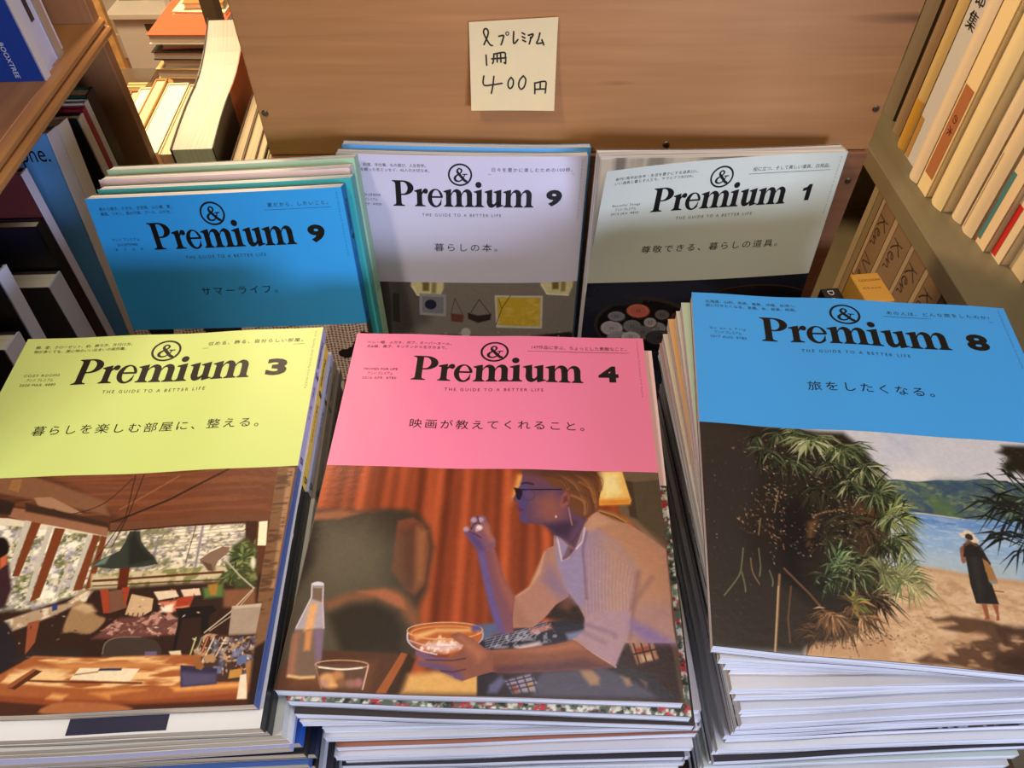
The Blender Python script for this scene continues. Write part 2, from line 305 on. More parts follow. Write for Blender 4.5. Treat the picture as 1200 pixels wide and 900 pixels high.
# pictures printed on the covers: (shape, colour, softness, outline in 1/2000 of the picture)
ART = {
 'pink': [
('curtain',(100,42,22),(190,88,48)),
('p',(58,44,36),2,0,[-144,1926,2163,1936,2137,2201,-87,2247]),
('p',(84,66,52),3,0,[1951,-130,2417,-151,2177,2199,1977,2208]),
('p',(112,92,68),2,0,[1786,-123,2158,-140,2124,1179,2032,886,1817,512,1748,415]),
('p',(70,54,38),2,0,[1797,89,1846,114,1857,494,1810,463]),
('p',(86,72,54),2,0,[1846,114,2144,46,2124,1179,2019,809,1856,511]),
('p',(215,120,60),10,0,[1159,76,1193,33,1195,196,1119,357,1128,239]),
('p',(240,180,95),5,0,[1165,76,1184,75,1181,177,1138,288]),
('p',(246,196,104),1.5,0,[1625,10,1786,3,1826,306,1816,340,1632,358,1617,316,1650,136]),
('p',(254,232,160),9,0,[1653,23,1757,19,1771,230,1679,293,1654,176]),
('p',(228,140,50),4,0,[1634,305,1822,287,1817,342,1638,359]),
('p',(58,48,38),7,0,[-124,649,-98,497,7,467,148,478,297,480,402,441,531,444,605,500,667,614,703,790,692,1171,667,1274,650,1402,691,1657,579,1954,-10,2018,-31,1556]),
('p',(116,64,44),3,0,[481,556,567,518,635,582,684,791,675,1135,632,1232,573,1177,485,1017]),
('p',(92,54,40),9,0,[509,654,591,584,640,1100,573,1177]),
('p',(146,92,58),6,0,[594,617,654,647,668,1099,628,1174]),
('p',(96,88,70),34,0,[67,616,307,580,484,800,500,1180,305,1404,103,1378,20,977]),  # hazy glare off the glossy cover, painted over the chair back
('p',(84,76,60),40,0,[-40,1205,555,1178,596,1661,316,1867,9,1818]),  # same painted glare, spread over the lower chair
('p',(34,28,24),10,0,[-98,664,24,593,48,976,-29,1277]),
('p',(150,92,62),4,0,[-84,522,147,469,249,499,157,553,-36,579]),
('p',(128,84,58),7,0,[158,1311,275,1227,417,1184,518,1179,597,1248,656,1360,686,1524,624,1472,560,1350,426,1271,293,1305,190,1381]),
('p',(166,100,68),4,0,[329,1217,472,1181,560,1236,596,1348,530,1309,423,1242]),
('p',(50,42,34),8,0,[189,1409,295,1319,429,1299,545,1379,594,1528,600,1700,298,1714]),
('p',(84,54,38),2,0,[-18,2018,32,1739,173,1694,382,1697,600,1700,524,1993]),
('p',(112,72,48),10,0,[62,1879,476,1764,454,1960,77,1977]),
('p',(158,88,48),1.5,0,[598,1687,634,1699,549,1992,499,1994]),
('p',(60,40,28),2,0,[633,1686,672,1736,633,1988,574,1991]),
('p',(222,172,100),6,0,[647,1852,822,1806,1036,1821,1050,1987,624,1989]),
('p',(118,96,80),1.2,0,[73,1155,133,1153,152,1319,184,1533,201,1770,189,1904,118,1916,46,1898,27,1621,36,1533,78,1294]),
('p',(172,160,166),2,0,[83,1286,149,1312,182,1526,37,1540]),
('p',(226,168,112),3,0,[83,1329,125,1320,128,1522,83,1551]),
('p',(206,140,84),3,0,[92,1551,127,1536,134,1696,105,1703]),
('p',(128,106,134),4,0,[135,1542,183,1533,199,1758,177,1784]),
('p',(166,108,82),5,0,[34,1581,59,1566,79,1878,51,1892]),
('l',(216,206,212),1.6,1.2,0,[71,1158,84,1272,39,1526]),
('l',(196,180,190),2,1,0,[133,1167,149,1312,182,1520]),
('p',(212,206,212),1.2,1,[136,1158,135,1166,129,1173,119,1178,107,1180,94,1179,83,1175,75,1169,72,1161,73,1153,79,1146,89,1141,101,1139,114,1140,125,1144,133,1151]),
('p',(150,140,140),1.2,1,[137,1182,136,1187,129,1191,120,1194,109,1195,97,1195,87,1193,80,1189,77,1185,78,1180,84,1176,94,1173,105,1172,117,1172,127,1174,134,1178]),
('l',(232,190,128),3,3,0,[55,1894,117,1904,183,1896]),
('p',(96,70,54),2,0,[181,1803,440,1791,434,1973,233,1982]),
('p',(214,160,104),3,1,[294,1905,293,1923,286,1937,274,1948,259,1952,243,1949,229,1940,218,1926,213,1909,213,1892,220,1877,232,1867,247,1862,263,1865,278,1874,288,1888]),
('p',(186,128,80),3,1,[329,1879,329,1893,324,1906,316,1914,305,1917,294,1915,284,1907,276,1896,272,1881,272,1867,277,1855,285,1846,296,1843,307,1845,318,1853,326,1865]),
('p',(226,170,104),3,1,[309,1948,308,1957,301,1964,291,1969,278,1972,265,1971,254,1966,246,1960,242,1951,243,1943,250,1935,260,1930,273,1928,286,1929,297,1933,305,1940]),
('p',(190,140,120),3,1,[262,1938,262,1948,258,1957,252,1963,244,1966,235,1964,227,1959,221,1950,218,1940,219,1930,222,1920,229,1914,237,1912,245,1913,253,1919,259,1928]),
('p',(150,106,92),3,1,[401,1932,400,1943,394,1953,385,1960,374,1962,362,1961,352,1955,344,1946,340,1934,341,1923,347,1913,356,1906,367,1903,379,1905,390,1911,397,1920]),
('p',(166,110,108),3,1,[428,1924,428,1936,424,1947,419,1954,411,1957,403,1955,396,1948,390,1938,388,1926,388,1914,391,1903,397,1896,404,1893,412,1895,420,1902,425,1912]),
('p',(140,96,66),3,1,[342,1928,342,1940,339,1951,334,1958,327,1961,320,1959,313,1952,308,1942,305,1930,305,1917,308,1907,313,1900,320,1897,327,1899,334,1906,339,1916]),
('l',(216,170,140),1.1,1.0,1,[443,1791,436,1803,414,1814,379,1823,336,1829,290,1831,246,1829,210,1823,186,1814,176,1804,183,1792,204,1781,239,1772,282,1766,329,1764,373,1766,409,1771,433,1780,443,1791]),
('l',(226,180,160),1.6,1.0,0,[442,1804,432,1971]),
('l',(150,112,90),1.4,1.0,0,[181,1816,230,1978]),
('l',(244,226,206),2,1.2,1,[199,1822,314,1833,413,1814]),
('p',(40,38,52),2,0,[982,1594,1147,1493,1310,1433,1522,1381,1718,1446,1967,1559,1987,1985,998,1994]),
('p',(88,98,128),3,0,[983,1459,1078,1437,1107,1505,1015,1586,960,1554]),
('p',(118,124,152),3,0,[1432,1511,1527,1476,1539,1558,1445,1566]),
('l',(150,146,160),0.9,1,0,[1044,1646,1074,1548]),
('l',(150,146,160),0.9,1,0,[1073,1632,1109,1534]),
('l',(150,146,160),0.9,1,0,[1102,1619,1144,1520]),
('l',(150,146,160),0.9,1,0,[1131,1605,1179,1506]),
('l',(150,146,160),0.9,1,0,[1160,1592,1214,1492]),
('l',(150,146,160),0.9,1,0,[1190,1578,1249,1478]),
('l',(150,146,160),0.9,1,0,[1219,1564,1284,1464]),
('l',(150,146,160),0.9,1,0,[1248,1551,1319,1450]),
('l',(150,146,160),0.9,1,0,[1278,1537,1355,1435]),
('l',(138,138,158),0.9,1,0,[1024,1643,1203,1563,1337,1484]),
('l',(138,138,158),0.9,1,0,[1023,1625,1202,1547,1337,1468]),
('l',(138,138,158),0.9,1,0,[1022,1606,1202,1530,1337,1451]),
('l',(138,138,158),0.9,1,0,[1022,1588,1202,1514,1337,1434]),
('l',(138,138,158),0.9,1,0,[1021,1569,1202,1497,1337,1417]),
('p',(176,112,100),3,0,[1249,1488,1351,1442,1364,1473,1256,1526]),
('p',(208,190,190),3,0,[1177,1626,1297,1579,1311,1609,1204,1651]),
('n',(206,206,214),0.5,90,60,3,5,[1041,1571,1337,1453,1431,1553,1204,1639,1057,1645]),
('p',(50,44,52),2,0,[992,1852,1154,1815,1364,1737,1469,1713,1574,1737,1679,1752,1834,1784,1963,1968,998,1994]),
('p',(78,76,94),4,0,[1271,1981,1283,1877,1318,1792,1390,1728,1469,1716,1587,1749,1702,1813,1826,1918,1874,1972]),
('p',(158,126,98),3,0,[1492,1771,1554,1774,1597,1837,1591,1891,1551,1897,1514,1830]),
('p',(150,120,98),3,0,[1702,1825,1743,1837,1753,1888,1727,1896]),
('p',(120,98,86),3,0,[1798,1844,1829,1865,1825,1896]),
('p',(152,142,158),2,0,[1127,1884,1254,1826,1288,1890,1280,1953,1171,1971]),
('p',(150,80,70),2,0,[1157,1911,1182,1901,1203,1966,1173,1971]),
('p',(180,140,100),2,0,[1227,1893,1260,1878,1273,1925,1241,1945]),
('l',(54,50,76),1.6,1,0,[1143,1874,1177,1971]),
('l',(54,50,76),1.6,1,0,[1182,1860,1216,1969]),
('l',(54,50,76),1.6,1,0,[1220,1847,1254,1967]),
('l',(54,50,76),1.6,1,0,[1259,1834,1293,1965]),
('l',(54,50,76),1.6,1,0,[1133,1897,1285,1836]),
('l',(54,50,76),1.6,1,0,[1134,1927,1286,1871]),
('l',(54,50,76),1.6,1,0,[1134,1958,1286,1905]),
('p',(96,96,130),3,0,[1053,1916,1110,1846,1130,1884,1094,1971,1049,1973]),
('p',(54,38,36),3,0,[1685,1752,1738,1539,1901,1537,1971,1589,1981,1986,1834,1784]),
('p',(164,116,86),2,0,[1753,1569,1872,1535,1897,1683,1787,1732]),
('p',(150,62,44),2,0,[1784,1612,1858,1588,1866,1634,1796,1658]),
('p',(196,160,120),2,0,[1807,1667,1861,1653,1868,1694,1818,1710]),
('l',(60,36,30),2,1,0,[1773,1558,1798,1727]),
('l',(60,36,30),2,1,0,[1811,1548,1835,1714]),
('l',(60,36,30),2,1,0,[1849,1538,1873,1700]),
('l',(60,36,30),2,1,0,[1768,1659,1902,1607]),
('p',(44,30,28),4,0,[1323,1392,1363,1304,1445,1212,1495,1258,1543,1382,1542,1429]),
('p',(110,66,46),7,0,[1404,1294,1445,1212,1485,1258,1444,1324]),
('p',(172,122,104),1.4,0,[1309,865,1332,793,1375,763,1393,947,1447,1163,1451,1208,1383,1279,1323,1392,1264,1472,1160,1477,1157,1337,1165,1225,1240,1139,1291,1020]),
('p',(206,156,122),3,0,[1311,865,1322,820,1301,1020,1240,1148,1175,1224,1165,1225,1240,1139]),
('p',(140,112,134),10,0,[1343,933,1405,1065,1445,1163,1449,1212,1404,1230,1343,1135,1312,1070]),
('p',(158,110,90),6,0,[1171,1273,1223,1381,1264,1457,1163,1477]),
('p',(124,78,92),1.3,0,[951,828,1037,762,1069,910,1104,1062,1165,1225,1158,1400,1165,1522,1096,1525,1058,1404,1022,1231,989,1051]),
('p',(96,86,150),5,0,[952,828,980,818,1014,1016,1052,1230,1093,1403,1116,1524,1096,1525,1055,1396,1020,1231,989,1051]),
('p',(160,92,72),7,0,[1028,789,1057,893,1096,1063,1157,1225,1154,1337,1124,1243,1073,1064]),
('p',(126,84,100),1.2,0,[864,624,869,589,894,610,908,632,895,539,910,488,933,504,946,537,939,496,959,476,986,501,1008,575,1013,645,1043,708,1052,785,1002,829,951,821,913,741,885,691]),
('p',(84,66,120),5,0,[876,651,920,659,967,738,991,817,948,811,911,737]),
('p',(168,104,84),5,0,[970,555,1005,590,1018,663,1044,735,1020,736,983,647]),
('p',(180,150,170),2,1,[933,528,932,538,929,546,924,551,918,553,911,552,906,547,902,539,900,530,901,520,904,512,909,507,915,504,922,506,927,511,931,519]),
('p',(180,150,170),2,1,[973,526,972,536,968,544,963,549,957,551,951,550,945,545,941,537,940,528,940,518,944,510,949,505,955,503,962,504,967,509,971,517]),
('p',(180,150,170),2,1,[893,618,892,627,889,635,884,640,878,642,872,641,866,636,862,628,860,619,861,610,864,602,869,596,876,594,882,596,888,601,891,608]),
('l',(70,44,66),1.6,1.2,0,[905,623,916,576,935,556]),
('l',(70,44,66),1.6,1.2,0,[937,496,946,556,961,589]),
('l',(76,48,70),1.6,1.5,0,[895,641,942,676,965,702]),
('p',(240,218,206),2,1,[969,603,968,613,964,622,958,627,951,630,944,628,938,623,934,615,932,605,933,595,937,586,942,580,949,578,957,580,963,585,967,593]),
('p',(200,170,170),2,1,[947,626,947,632,945,637,942,640,939,641,935,640,933,637,930,633,930,627,930,621,932,616,934,613,938,612,941,613,944,616,946,621]),
('p',(92,58,74),2,0,[1343,538,1521,378,1584,527,1547,712,1492,786,1386,683]),
('p',(168,128,116),1.5,0,[1373,666,1391,650,1450,752,1492,795,1539,585,1562,528,1602,432,1633,421,1705,490,1801,540,1884,625,1963,729,1995,772,1989,1408,1993,1560,1539,1580,1533,1383,1505,1289,1445,1163,1390,948,1373,774]),
('p',(150,134,164),6,0,[1391,665,1492,804,1550,584,1604,582,1555,854,1539,1093,1544,1319,1485,1258,1435,1131,1390,930]),
('p',(186,134,104),14,0,[1630,450,1705,494,1812,545,1884,628,1992,781,1994,1203,1809,1244,1802,980,1664,743,1604,563]),
('p',(196,146,116),5,0,[1550,547,1602,442,1662,458,1704,522,1626,581,1570,620]),
('l',(214,190,196),2.2,1.5,0,[1391,668,1417,895,1448,876,1536,713,1550,584]),
('p',(92,60,78),3,0,[1422,886,1460,770,1492,795,1470,840,1438,880]),
('p',(120,90,98),2,0,[1450,770,1463,761,1462,840,1438,876,1425,886]),
('p',(162,132,146),6,0,[1558,676,1625,590,1719,704,1824,945,1776,1309,1761,1525,1698,1617,1559,1542,1542,1429,1539,1093,1533,855]),
('p',(184,140,118),16,0,[1655,671,1768,809,1838,979,1781,1308,1761,1525,1638,1531,1643,1055]),
('l',(180,148,148),0.6,1.4,0,[1544,830,1544,1126,1545,1535]),
('l',(158,130,138),0.6,1.4,0,[1555,819,1554,1125,1554,1535]),
('l',(180,148,148),0.6,1.4,0,[1566,807,1563,1125,1563,1534]),
('l',(158,130,138),0.6,1.4,0,[1577,796,1572,1124,1572,1534]),
('l',(180,148,148),0.6,1.4,0,[1588,785,1581,1124,1581,1533]),
('l',(158,130,138),0.6,1.4,0,[1599,774,1591,1123,1590,1533]),
('l',(180,148,148),0.6,1.4,0,[1610,763,1600,1123,1598,1533]),
('l',(158,130,138),0.6,1.4,0,[1620,773,1609,1123,1607,1532]),
('l',(180,148,148),0.6,1.4,0,[1631,783,1618,1122,1616,1532]),
('l',(158,130,138),0.6,1.4,0,[1641,794,1628,1122,1625,1531]),
('l',(180,148,148),0.6,1.4,0,[1651,804,1637,1121,1634,1531]),
('l',(158,130,138),0.6,1.4,0,[1661,814,1646,1121,1643,1531]),
('l',(180,148,148),0.6,1.4,0,[1672,824,1655,1121,1651,1530]),
('l',(158,130,138),0.6,1.4,0,[1682,834,1665,1120,1660,1530]),
('l',(180,148,148),0.6,1.4,0,[1692,844,1674,1120,1669,1529]),
('l',(158,130,138),0.6,1.4,0,[1702,854,1683,1119,1678,1529]),
('l',(180,148,148),0.6,1.4,0,[1713,864,1692,1119,1687,1529]),
('l',(158,130,138),0.6,1.4,0,[1723,874,1702,1118,1696,1528]),
('l',(180,148,148),0.6,1.4,0,[1733,884,1711,1118,1705,1528]),
('l',(158,130,138),0.6,1.4,0,[1743,894,1720,1118,1713,1527]),
('l',(180,148,148),0.6,1.4,0,[1753,904,1729,1117,1722,1527]),
('l',(158,130,138),0.6,1.4,0,[1763,914,1739,1117,1731,1527]),
('l',(180,148,148),0.6,1.4,0,[1773,923,1748,1116,1740,1526]),
('l',(158,130,138),0.6,1.4,0,[1783,933,1757,1116,1749,1526]),
('l',(180,148,148),0.6,1.4,0,[1793,943,1766,1116,1758,1525]),
('l',(158,130,138),0.6,1.4,0,[1803,953,1776,1115,1766,1525]),
('l',(138,100,94),3,9,0,[1833,979,1787,1276,1761,1525]),
('l',(146,106,94),3,9,0,[1903,1026,1811,1211,1774,1340]),
('l',(120,94,120),2,4,0,[1560,621,1535,784,1541,992,1546,1223]),
('p',(172,138,146),2,0,[1474,1551,1527,1486,1535,1391,1585,1324,1778,1316,1764,1465,1716,1631,1678,1756,1576,1662]),
('l',(206,172,160),2,1.5,0,[1474,1555,1576,1664,1678,1756]),
('l',(140,112,126),3,8,0,[1541,1433,1675,1500,1688,1520]),
('l',(144,116,124),3,8,0,[1527,1497,1632,1574]),
('p',(134,108,150),8,0,[1775,1380,1905,1479,1993,1568,1846,1564,1764,1465]),
('p',(132,80,64),1.4,0,[1044,1658,1204,1639,1364,1603,1477,1557,1576,1666,1676,1758,1613,1767,1311,1808,1155,1827,1043,1820]),
('p',(92,58,64),5,0,[1075,1780,1311,1745,1522,1700,1665,1759,1311,1812,1090,1832]),
('p',(170,106,78),6,0,[1071,1665,1231,1645,1377,1610,1474,1569,1524,1624,1311,1666]),
('p',(180,98,54),2,0,[616,1528,656,1473,790,1442,955,1456,1007,1510,1004,1572,950,1650,819,1692,697,1662,639,1609]),
('p',(232,180,110),3,0,[648,1547,766,1494,943,1492,944,1513,768,1519,664,1588]),
('p',(226,186,170),4,0,[708,1627,773,1589,881,1592,910,1638,819,1682,724,1661]),
('n',(255,236,224),0.8,120,90,3,9,[694,1617,784,1562,908,1597,910,1652,806,1693,685,1674]),
('p',(246,206,140),2,1,[795,1567,795,1577,794,1585,792,1590,789,1592,786,1591,783,1585,780,1578,779,1568,779,1559,781,1550,783,1545,786,1543,789,1545,792,1550,794,1558]),
('p',(250,220,160),2,1,[817,1583,817,1590,815,1596,814,1600,811,1602,808,1600,806,1596,804,1591,803,1583,803,1576,804,1570,806,1566,809,1565,811,1566,814,1570,816,1576]),
('l',(232,186,140),1.1,1.0,1,[1005,1500,994,1523,961,1544,910,1562,847,1572,780,1575,716,1570,663,1558,628,1540,614,1517,624,1494,656,1472,708,1455,771,1444,840,1441,904,1446,957,1459,992,1477,1005,1500]),
('l',(222,150,90),1.3,1.0,1,[984,1517,974,1536,945,1554,900,1568,844,1577,784,1579,727,1576,680,1566,649,1551,637,1533,646,1514,675,1496,720,1482,777,1473,838,1470,895,1474,942,1484,973,1499,984,1517]),
('l',(226,210,226),1.6,1.2,1,[617,1538,628,1604,684,1662,779,1694]),
('l',(200,180,190),1.4,1.2,1,[1007,1520,1004,1572,963,1635]),
('l',(214,178,186),1.3,1.2,1,[627,1590,749,1635,909,1620]),
('p',(138,86,72),1.2,0,[671,1675,781,1718,847,1715,895,1665,914,1621,864,1579,835,1545,883,1518,960,1572,1024,1647,1064,1657,1066,1819,986,1854,922,1888,880,1870,871,1852,804,1824,800,1808,692,1778,675,1755,716,1737,676,1703]),
('p',(104,78,116),4,0,[680,1749,784,1758,862,1790,920,1845,917,1884,877,1867,806,1820,695,1778]),
('p',(116,88,122),3,0,[674,1675,781,1714,848,1723,782,1742,716,1733,679,1707]),
('p',(172,108,82),6,0,[892,1546,969,1605,1032,1683,994,1744,938,1667,879,1568]),
('l',(80,50,52),1.4,1.4,0,[729,1737,862,1738,927,1720]),
('l',(80,50,52),1.4,1.4,0,[807,1816,869,1824,931,1802]),
('p',(90,84,140),3,1,[995,1483,993,1493,988,1501,981,1507,971,1509,962,1508,954,1503,948,1495,946,1486,947,1476,952,1467,960,1462,969,1459,979,1461,987,1466,992,1474]),
('p',(96,66,92),1.2,0,[1181,26,1189,75,1183,165,1168,205,1139,318,1144,337,1171,347,1165,394,1179,420,1172,444,1186,466,1180,519,1203,555,1266,562,1327,568,1386,665,1472,716,1551,529,1479,184,1343,6]),
('p',(84,68,116),5,0,[1185,136,1229,175,1231,313,1210,450,1222,543,1203,552,1182,519,1186,466,1172,444,1169,394,1175,347,1152,329,1171,217]),
('p',(142,84,76),14,0,[1264,312,1365,248,1410,305,1442,420,1408,535,1343,538,1277,485]),
('p',(112,66,78),7,0,[1204,33,1320,69,1365,169,1252,153,1200,136]),
('p',(64,44,66),7,0,[1321,569,1408,535,1496,531,1451,680,1386,669]),
('p',(112,40,58),1.5,0,[1165,398,1192,416,1203,431,1175,445,1172,432,1179,420]),
('l',(52,32,44),2.6,1.4,0,[1186,160,1212,145,1252,162]),
('p',(112,68,42),1.5,0,[1183,17,1343,-15,1631,6,1660,115,1660,176,1640,276,1636,402,1568,487,1513,474,1474,400,1444,245,1422,202,1365,169,1308,90,1262,22]),
('l',(158,104,66),1.6,3,1,[1250,23,1388,82,1456,205]),
('l',(126,83,52),1.0,2,1,[1271,22,1409,88,1467,192]),
('l',(98,60,38),1.6,3,1,[1308,20,1440,101,1500,242]),
('l',(78,48,30),1.0,2,1,[1329,19,1460,106,1512,230]),
('l',(160,106,64),1.6,3,1,[1366,18,1496,149,1555,338]),
('l',(128,84,51),1.0,2,1,[1386,17,1517,154,1566,326]),
('l',(108,66,40),1.6,3,1,[1423,15,1541,167,1587,375]),
('l',(86,52,32),1.0,2,1,[1444,14,1562,172,1599,363]),
('l',(176,112,64),1.6,3,1,[1481,12,1581,145,1610,336]),
('l',(140,89,51),1.0,2,1,[1502,11,1602,150,1622,323]),
('l',(104,62,36),1.6,3,1,[1539,10,1619,123,1628,296]),
('l',(83,49,28),1.0,2,1,[1559,9,1639,128,1640,283]),
('l',(160,98,52),1.6,3,1,[1573,17,1645,85,1645,216]),
('l',(128,78,41),1.0,2,1,[1594,16,1665,91,1657,204]),
('l',(96,58,42),1.6,3,1,[1285,50,1400,96,1444,205]),
('l',(76,46,33),1.0,2,1,[1306,49,1420,101,1456,193]),
('l',(178,120,80),1.6,3,1,[1478,263,1549,329,1552,453]),
('l',(142,96,64),1.0,2,1,[1498,262,1569,333,1564,441]),
('l',(116,70,46),1.6,3,1,[1501,223,1578,298,1586,433]),
('l',(92,56,36),1.0,2,1,[1521,222,1598,303,1597,421]),
('l',(164,104,60),1.6,3,1,[1525,121,1608,223,1620,383]),
('l',(131,83,48),1.0,2,1,[1546,120,1628,228,1632,371]),
('p',(84,50,34),9,0,[1183,13,1343,-15,1643,-7,1652,75,1503,61,1320,69,1262,51]),
('p',(150,98,54),2,0,[1620,405,1664,406,1729,430,1782,477,1807,526,1775,526,1716,499,1652,445]),
('l',(196,140,84),1.5,1.5,0,[1636,411,1718,450,1791,518]),
('l',(92,58,34),1.5,1.5,0,[1641,430,1727,479,1770,519]),
('p',(150,84,74),2,0,[1409,374,1417,289,1444,221,1471,263,1461,352,1429,400]),
('p',(96,52,56),3,0,[1428,344,1435,285,1453,264,1455,323]),
('l',(186,130,96),1.4,1.2,0,[1460,391,1470,495,1478,560]),
('p',(220,180,170),1.5,1,[1392,483,1392,488,1391,493,1389,495,1387,497,1385,496,1383,493,1382,489,1381,484,1382,479,1383,474,1385,471,1387,470,1389,471,1391,474,1392,478]),
('l',(30,20,32),1.7,1.2,0,[1141,207,1173,221,1275,217,1422,206]),
('p',(34,22,34),1.4,0,[1141,203,1175,209,1191,224,1190,276,1179,331,1159,317,1151,258]),
('l',(66,46,70),0.6,1.0,1,[1262,273,1260,292,1254,309,1245,321,1234,328,1223,329,1212,323,1203,311,1196,295,1194,276,1196,257,1202,240,1210,227,1221,220,1233,219,1244,226,1253,238,1259,254,1262,273]),
('p',(96,70,104),4,0,[1205,248,1250,242,1253,289,1231,317,1210,295])],
 'blue': [
('f',(214,211,214)),
('p',(234,224,212),14,0,[975,494,1074,361,1109,328,1150,351,1213,328,1277,390,1404,414,1250,463]),
('p',(200,202,212),16,0,[1019,-13,1179,57,1141,209,1038,194]),
('p',(84,102,96),1.2,0,[937,499,1028,479,1130,485,1238,451,1386,436,1432,421,1487,404,1550,408,1641,423,1730,405,1906,413,1821,788,1322,802,1071,785,900,791]),
('n',(136,148,104),0.7,70,60,5,11,[937,506,1129,490,1236,459,1485,414,1639,428,1760,433,1696,730,1325,783,1074,767,903,765]),
('n',(56,78,106),0.75,50,50,5,12,[937,506,1129,490,1236,459,1485,414,1639,428,1760,433,1691,756,1323,796,1072,780,903,765]),
('p',(92,120,66),12,0,[1184,607,1244,678,1301,761,1268,791,1204,748,1173,675]),
('p',(60,82,104),14,0,[1248,477,1471,446,1402,510,1266,542]),
('l',(226,206,170),1.5,1.2,0,[1058,782,1142,786,1225,792,1322,802]),
('p',(122,160,206),1.5,0,[1042,789,1141,791,1321,805,1618,777,1824,775,1786,940,1008,1028]),
('p',(98,138,190),6,0,[1073,818,1299,850,1533,854,1528,879,1252,881,1070,844]),
('p',(150,182,212),14,0,[1022,927,1244,932,1448,940,1792,915,1683,1391,956,1387]),
('p',(180,196,202),14,0,[997,1102,1212,1119,1538,1165,1485,1420,964,1329]),
('n',(214,224,232),0.4,40,110,8,15,[1054,808,1609,818,1533,1189,1004,1149]),
('p',(222,182,138),2,0,[853,1325,1029,1248,1107,1251,1245,1277,1354,1294,1465,1298,1695,1322,1513,2121,402,2295,453,1738,761,1483]),
('p',(200,158,118),4,0,[1029,1250,1244,1280,1465,1301,1695,1322,1686,1358,1348,1325,1074,1280]),
('n',(186,140,100),0.55,60,70,10,21,[675,1613,1068,1318,1611,1393,1471,2029,624,2058]),
('n',(240,206,166),0.5,40,50,10,22,[675,1613,1068,1318,1611,1393,1471,2029,624,2058]),
('p',(104,74,54),3,0,[1002,1655,1042,1660,1086,1637,1117,1618,1150,1624,1225,1622,1290,1634,1339,1660,1389,1675,1552,1661,1448,2132,1193,2012,1157,1997,1094,1986,1002,1990,923,1991,899,1976,952,1935,989,1906,1041,1911,1095,1904,1079,1841,1046,1841,1127,1796,1216,1779,1268,1754,1176,1745,1084,1732,1046,1721,1133,1680,1116,1666,1039,1678]),
('n',(206,160,118),0.95,26,34,10,31,[1047,1715,1271,1736,1508,1711,1447,1993,1195,2001,967,1964]),
('n',(70,50,40),0.6,30,30,8,32,[1155,1632,1552,1661,1517,1817,1260,1792]),
('p',(70,48,38),10,0,[1257,1878,1402,1824,1520,1806,1471,2029,1365,2005,1250,1982]),
('s',[(120,84,60),(150,104,72)],60,1,3,7,0.1,[753,1826,872,1697,1097,1573,964,1901,832,1985,702,1962]),
('p',(44,36,30),6,0,[-46,-29,472,-9,668,30,799,34,881,171,941,365,971,498,981,686,946,872,877,1090,830,1231,851,1293,820,1457,781,1616,721,1729,658,1811,539,1915,450,1914,409,1963,-99,2012]),
('p',(54,46,40),12,0,[-46,-29,289,59,334,388,246,788,190,1050,216,1286,322,1435,449,1511,474,1646,407,1991,-100,2026]),
('p',(28,22,20),16,0,[390,787,565,669,561,1136,469,1283,482,1569,371,1428,357,1096]),
('p',(92,60,38),14,0,[765,716,894,735,896,949,818,1099,787,1270,749,1275,773,1071,745,971]),
('p',(120,80,50),5,0,[531,931,585,887,554,998,521,1141,506,1143]),
('l',(150,104,70),2,2,1,[558,877,632,823,735,797]),
('l',(150,112,76),2.6,1.5,0,[350,1399,317,1715,285,2003]),
('l',(214,180,136),1.2,1,0,[337,1496,285,1996]),
('l',(112,84,58),1.6,1.5,0,[399,1487,365,1738,360,1914]),
('l',(120,86,58),2.4,1.6,0,[377,1346,484,1537,560,1709,601,1834,620,1987]),
('l',(130,94,64),2,2,0,[460,1798,478,1896,482,1952]),
('l',(110,76,50),2.4,2,0,[652,1620,621,1860]),
('p',(204,160,118),5,0,[428,1960,486,1909,596,1878,666,1896,824,1772,791,2016,618,1998,424,1996]),
('s',[(110,74,48),(90,60,42),(150,106,70)],60,1.5,5,41,0.3,[430,1932,738,1741,863,1809,716,1916,442,1993]),
('s',[(150,108,70),(120,84,54),(190,150,106),(96,66,42)],130,1.2,6,51,1.2,[288,612,451,531,402,1158,308,1372,307,1103,169,1053,175,945]),
('s',[(50,60,36),(76,84,54),(34,38,26),(110,110,78),(28,26,20),(150,108,70),(120,84,54),(190,150,106),(96,66,42)],120,1.2,6,52,0.9,[289,59,475,99,531,578,380,637,299,433,167,266]),
('s',[(190,170,140),(150,120,90),(110,110,70)],140,1,4,53,0.6,[590,393,826,361,868,701,719,1113,538,1173,537,748]),
('s',[(180,150,110),(120,96,70)],26,0.7,2.4,54,1.0,[15,181,271,356,216,1286,114,1368,-16,1149]),
('t',765,1527,60,170,-100,120,[(44,34,26),(60,46,34),(80,60,42)],3.2,90,0.3),
('t',614,1715,70,170,-60,190,[(50,38,28),(84,62,44),(110,82,56)],2.6,91,0.3),
('t',502,1835,50,130,120,230,[(90,66,46),(60,46,34)],2.2,92,0.3),
('t',489,326,80,190,0,180,[(34,30,22),(46,44,28),(58,60,36),(30,24,20),(50,60,36),(76,84,54),(34,38,26),(110,110,78),(28,26,20)],2.6,93,0.3),
('t',366,240,60,150,20,170,[(34,30,22),(46,44,28),(58,60,36),(30,24,20),(50,60,36),(76,84,54),(34,38,26),(110,110,78),(28,26,20)],2.4,94,0.3),
('t',623,604,80,190,0,180,[(34,30,22),(46,44,28),(58,60,36),(30,24,20)],2.8,95,0.3),
('t',764,898,90,190,-20,190,[(34,30,22),(46,44,28),(58,60,36),(30,24,20),(84,64,44)],2.6,96,0.3),
('t',628,1057,60,170,0,180,[(34,30,22),(46,44,28),(58,60,36),(30,24,20),(84,64,44)],2.4,97,0.3),
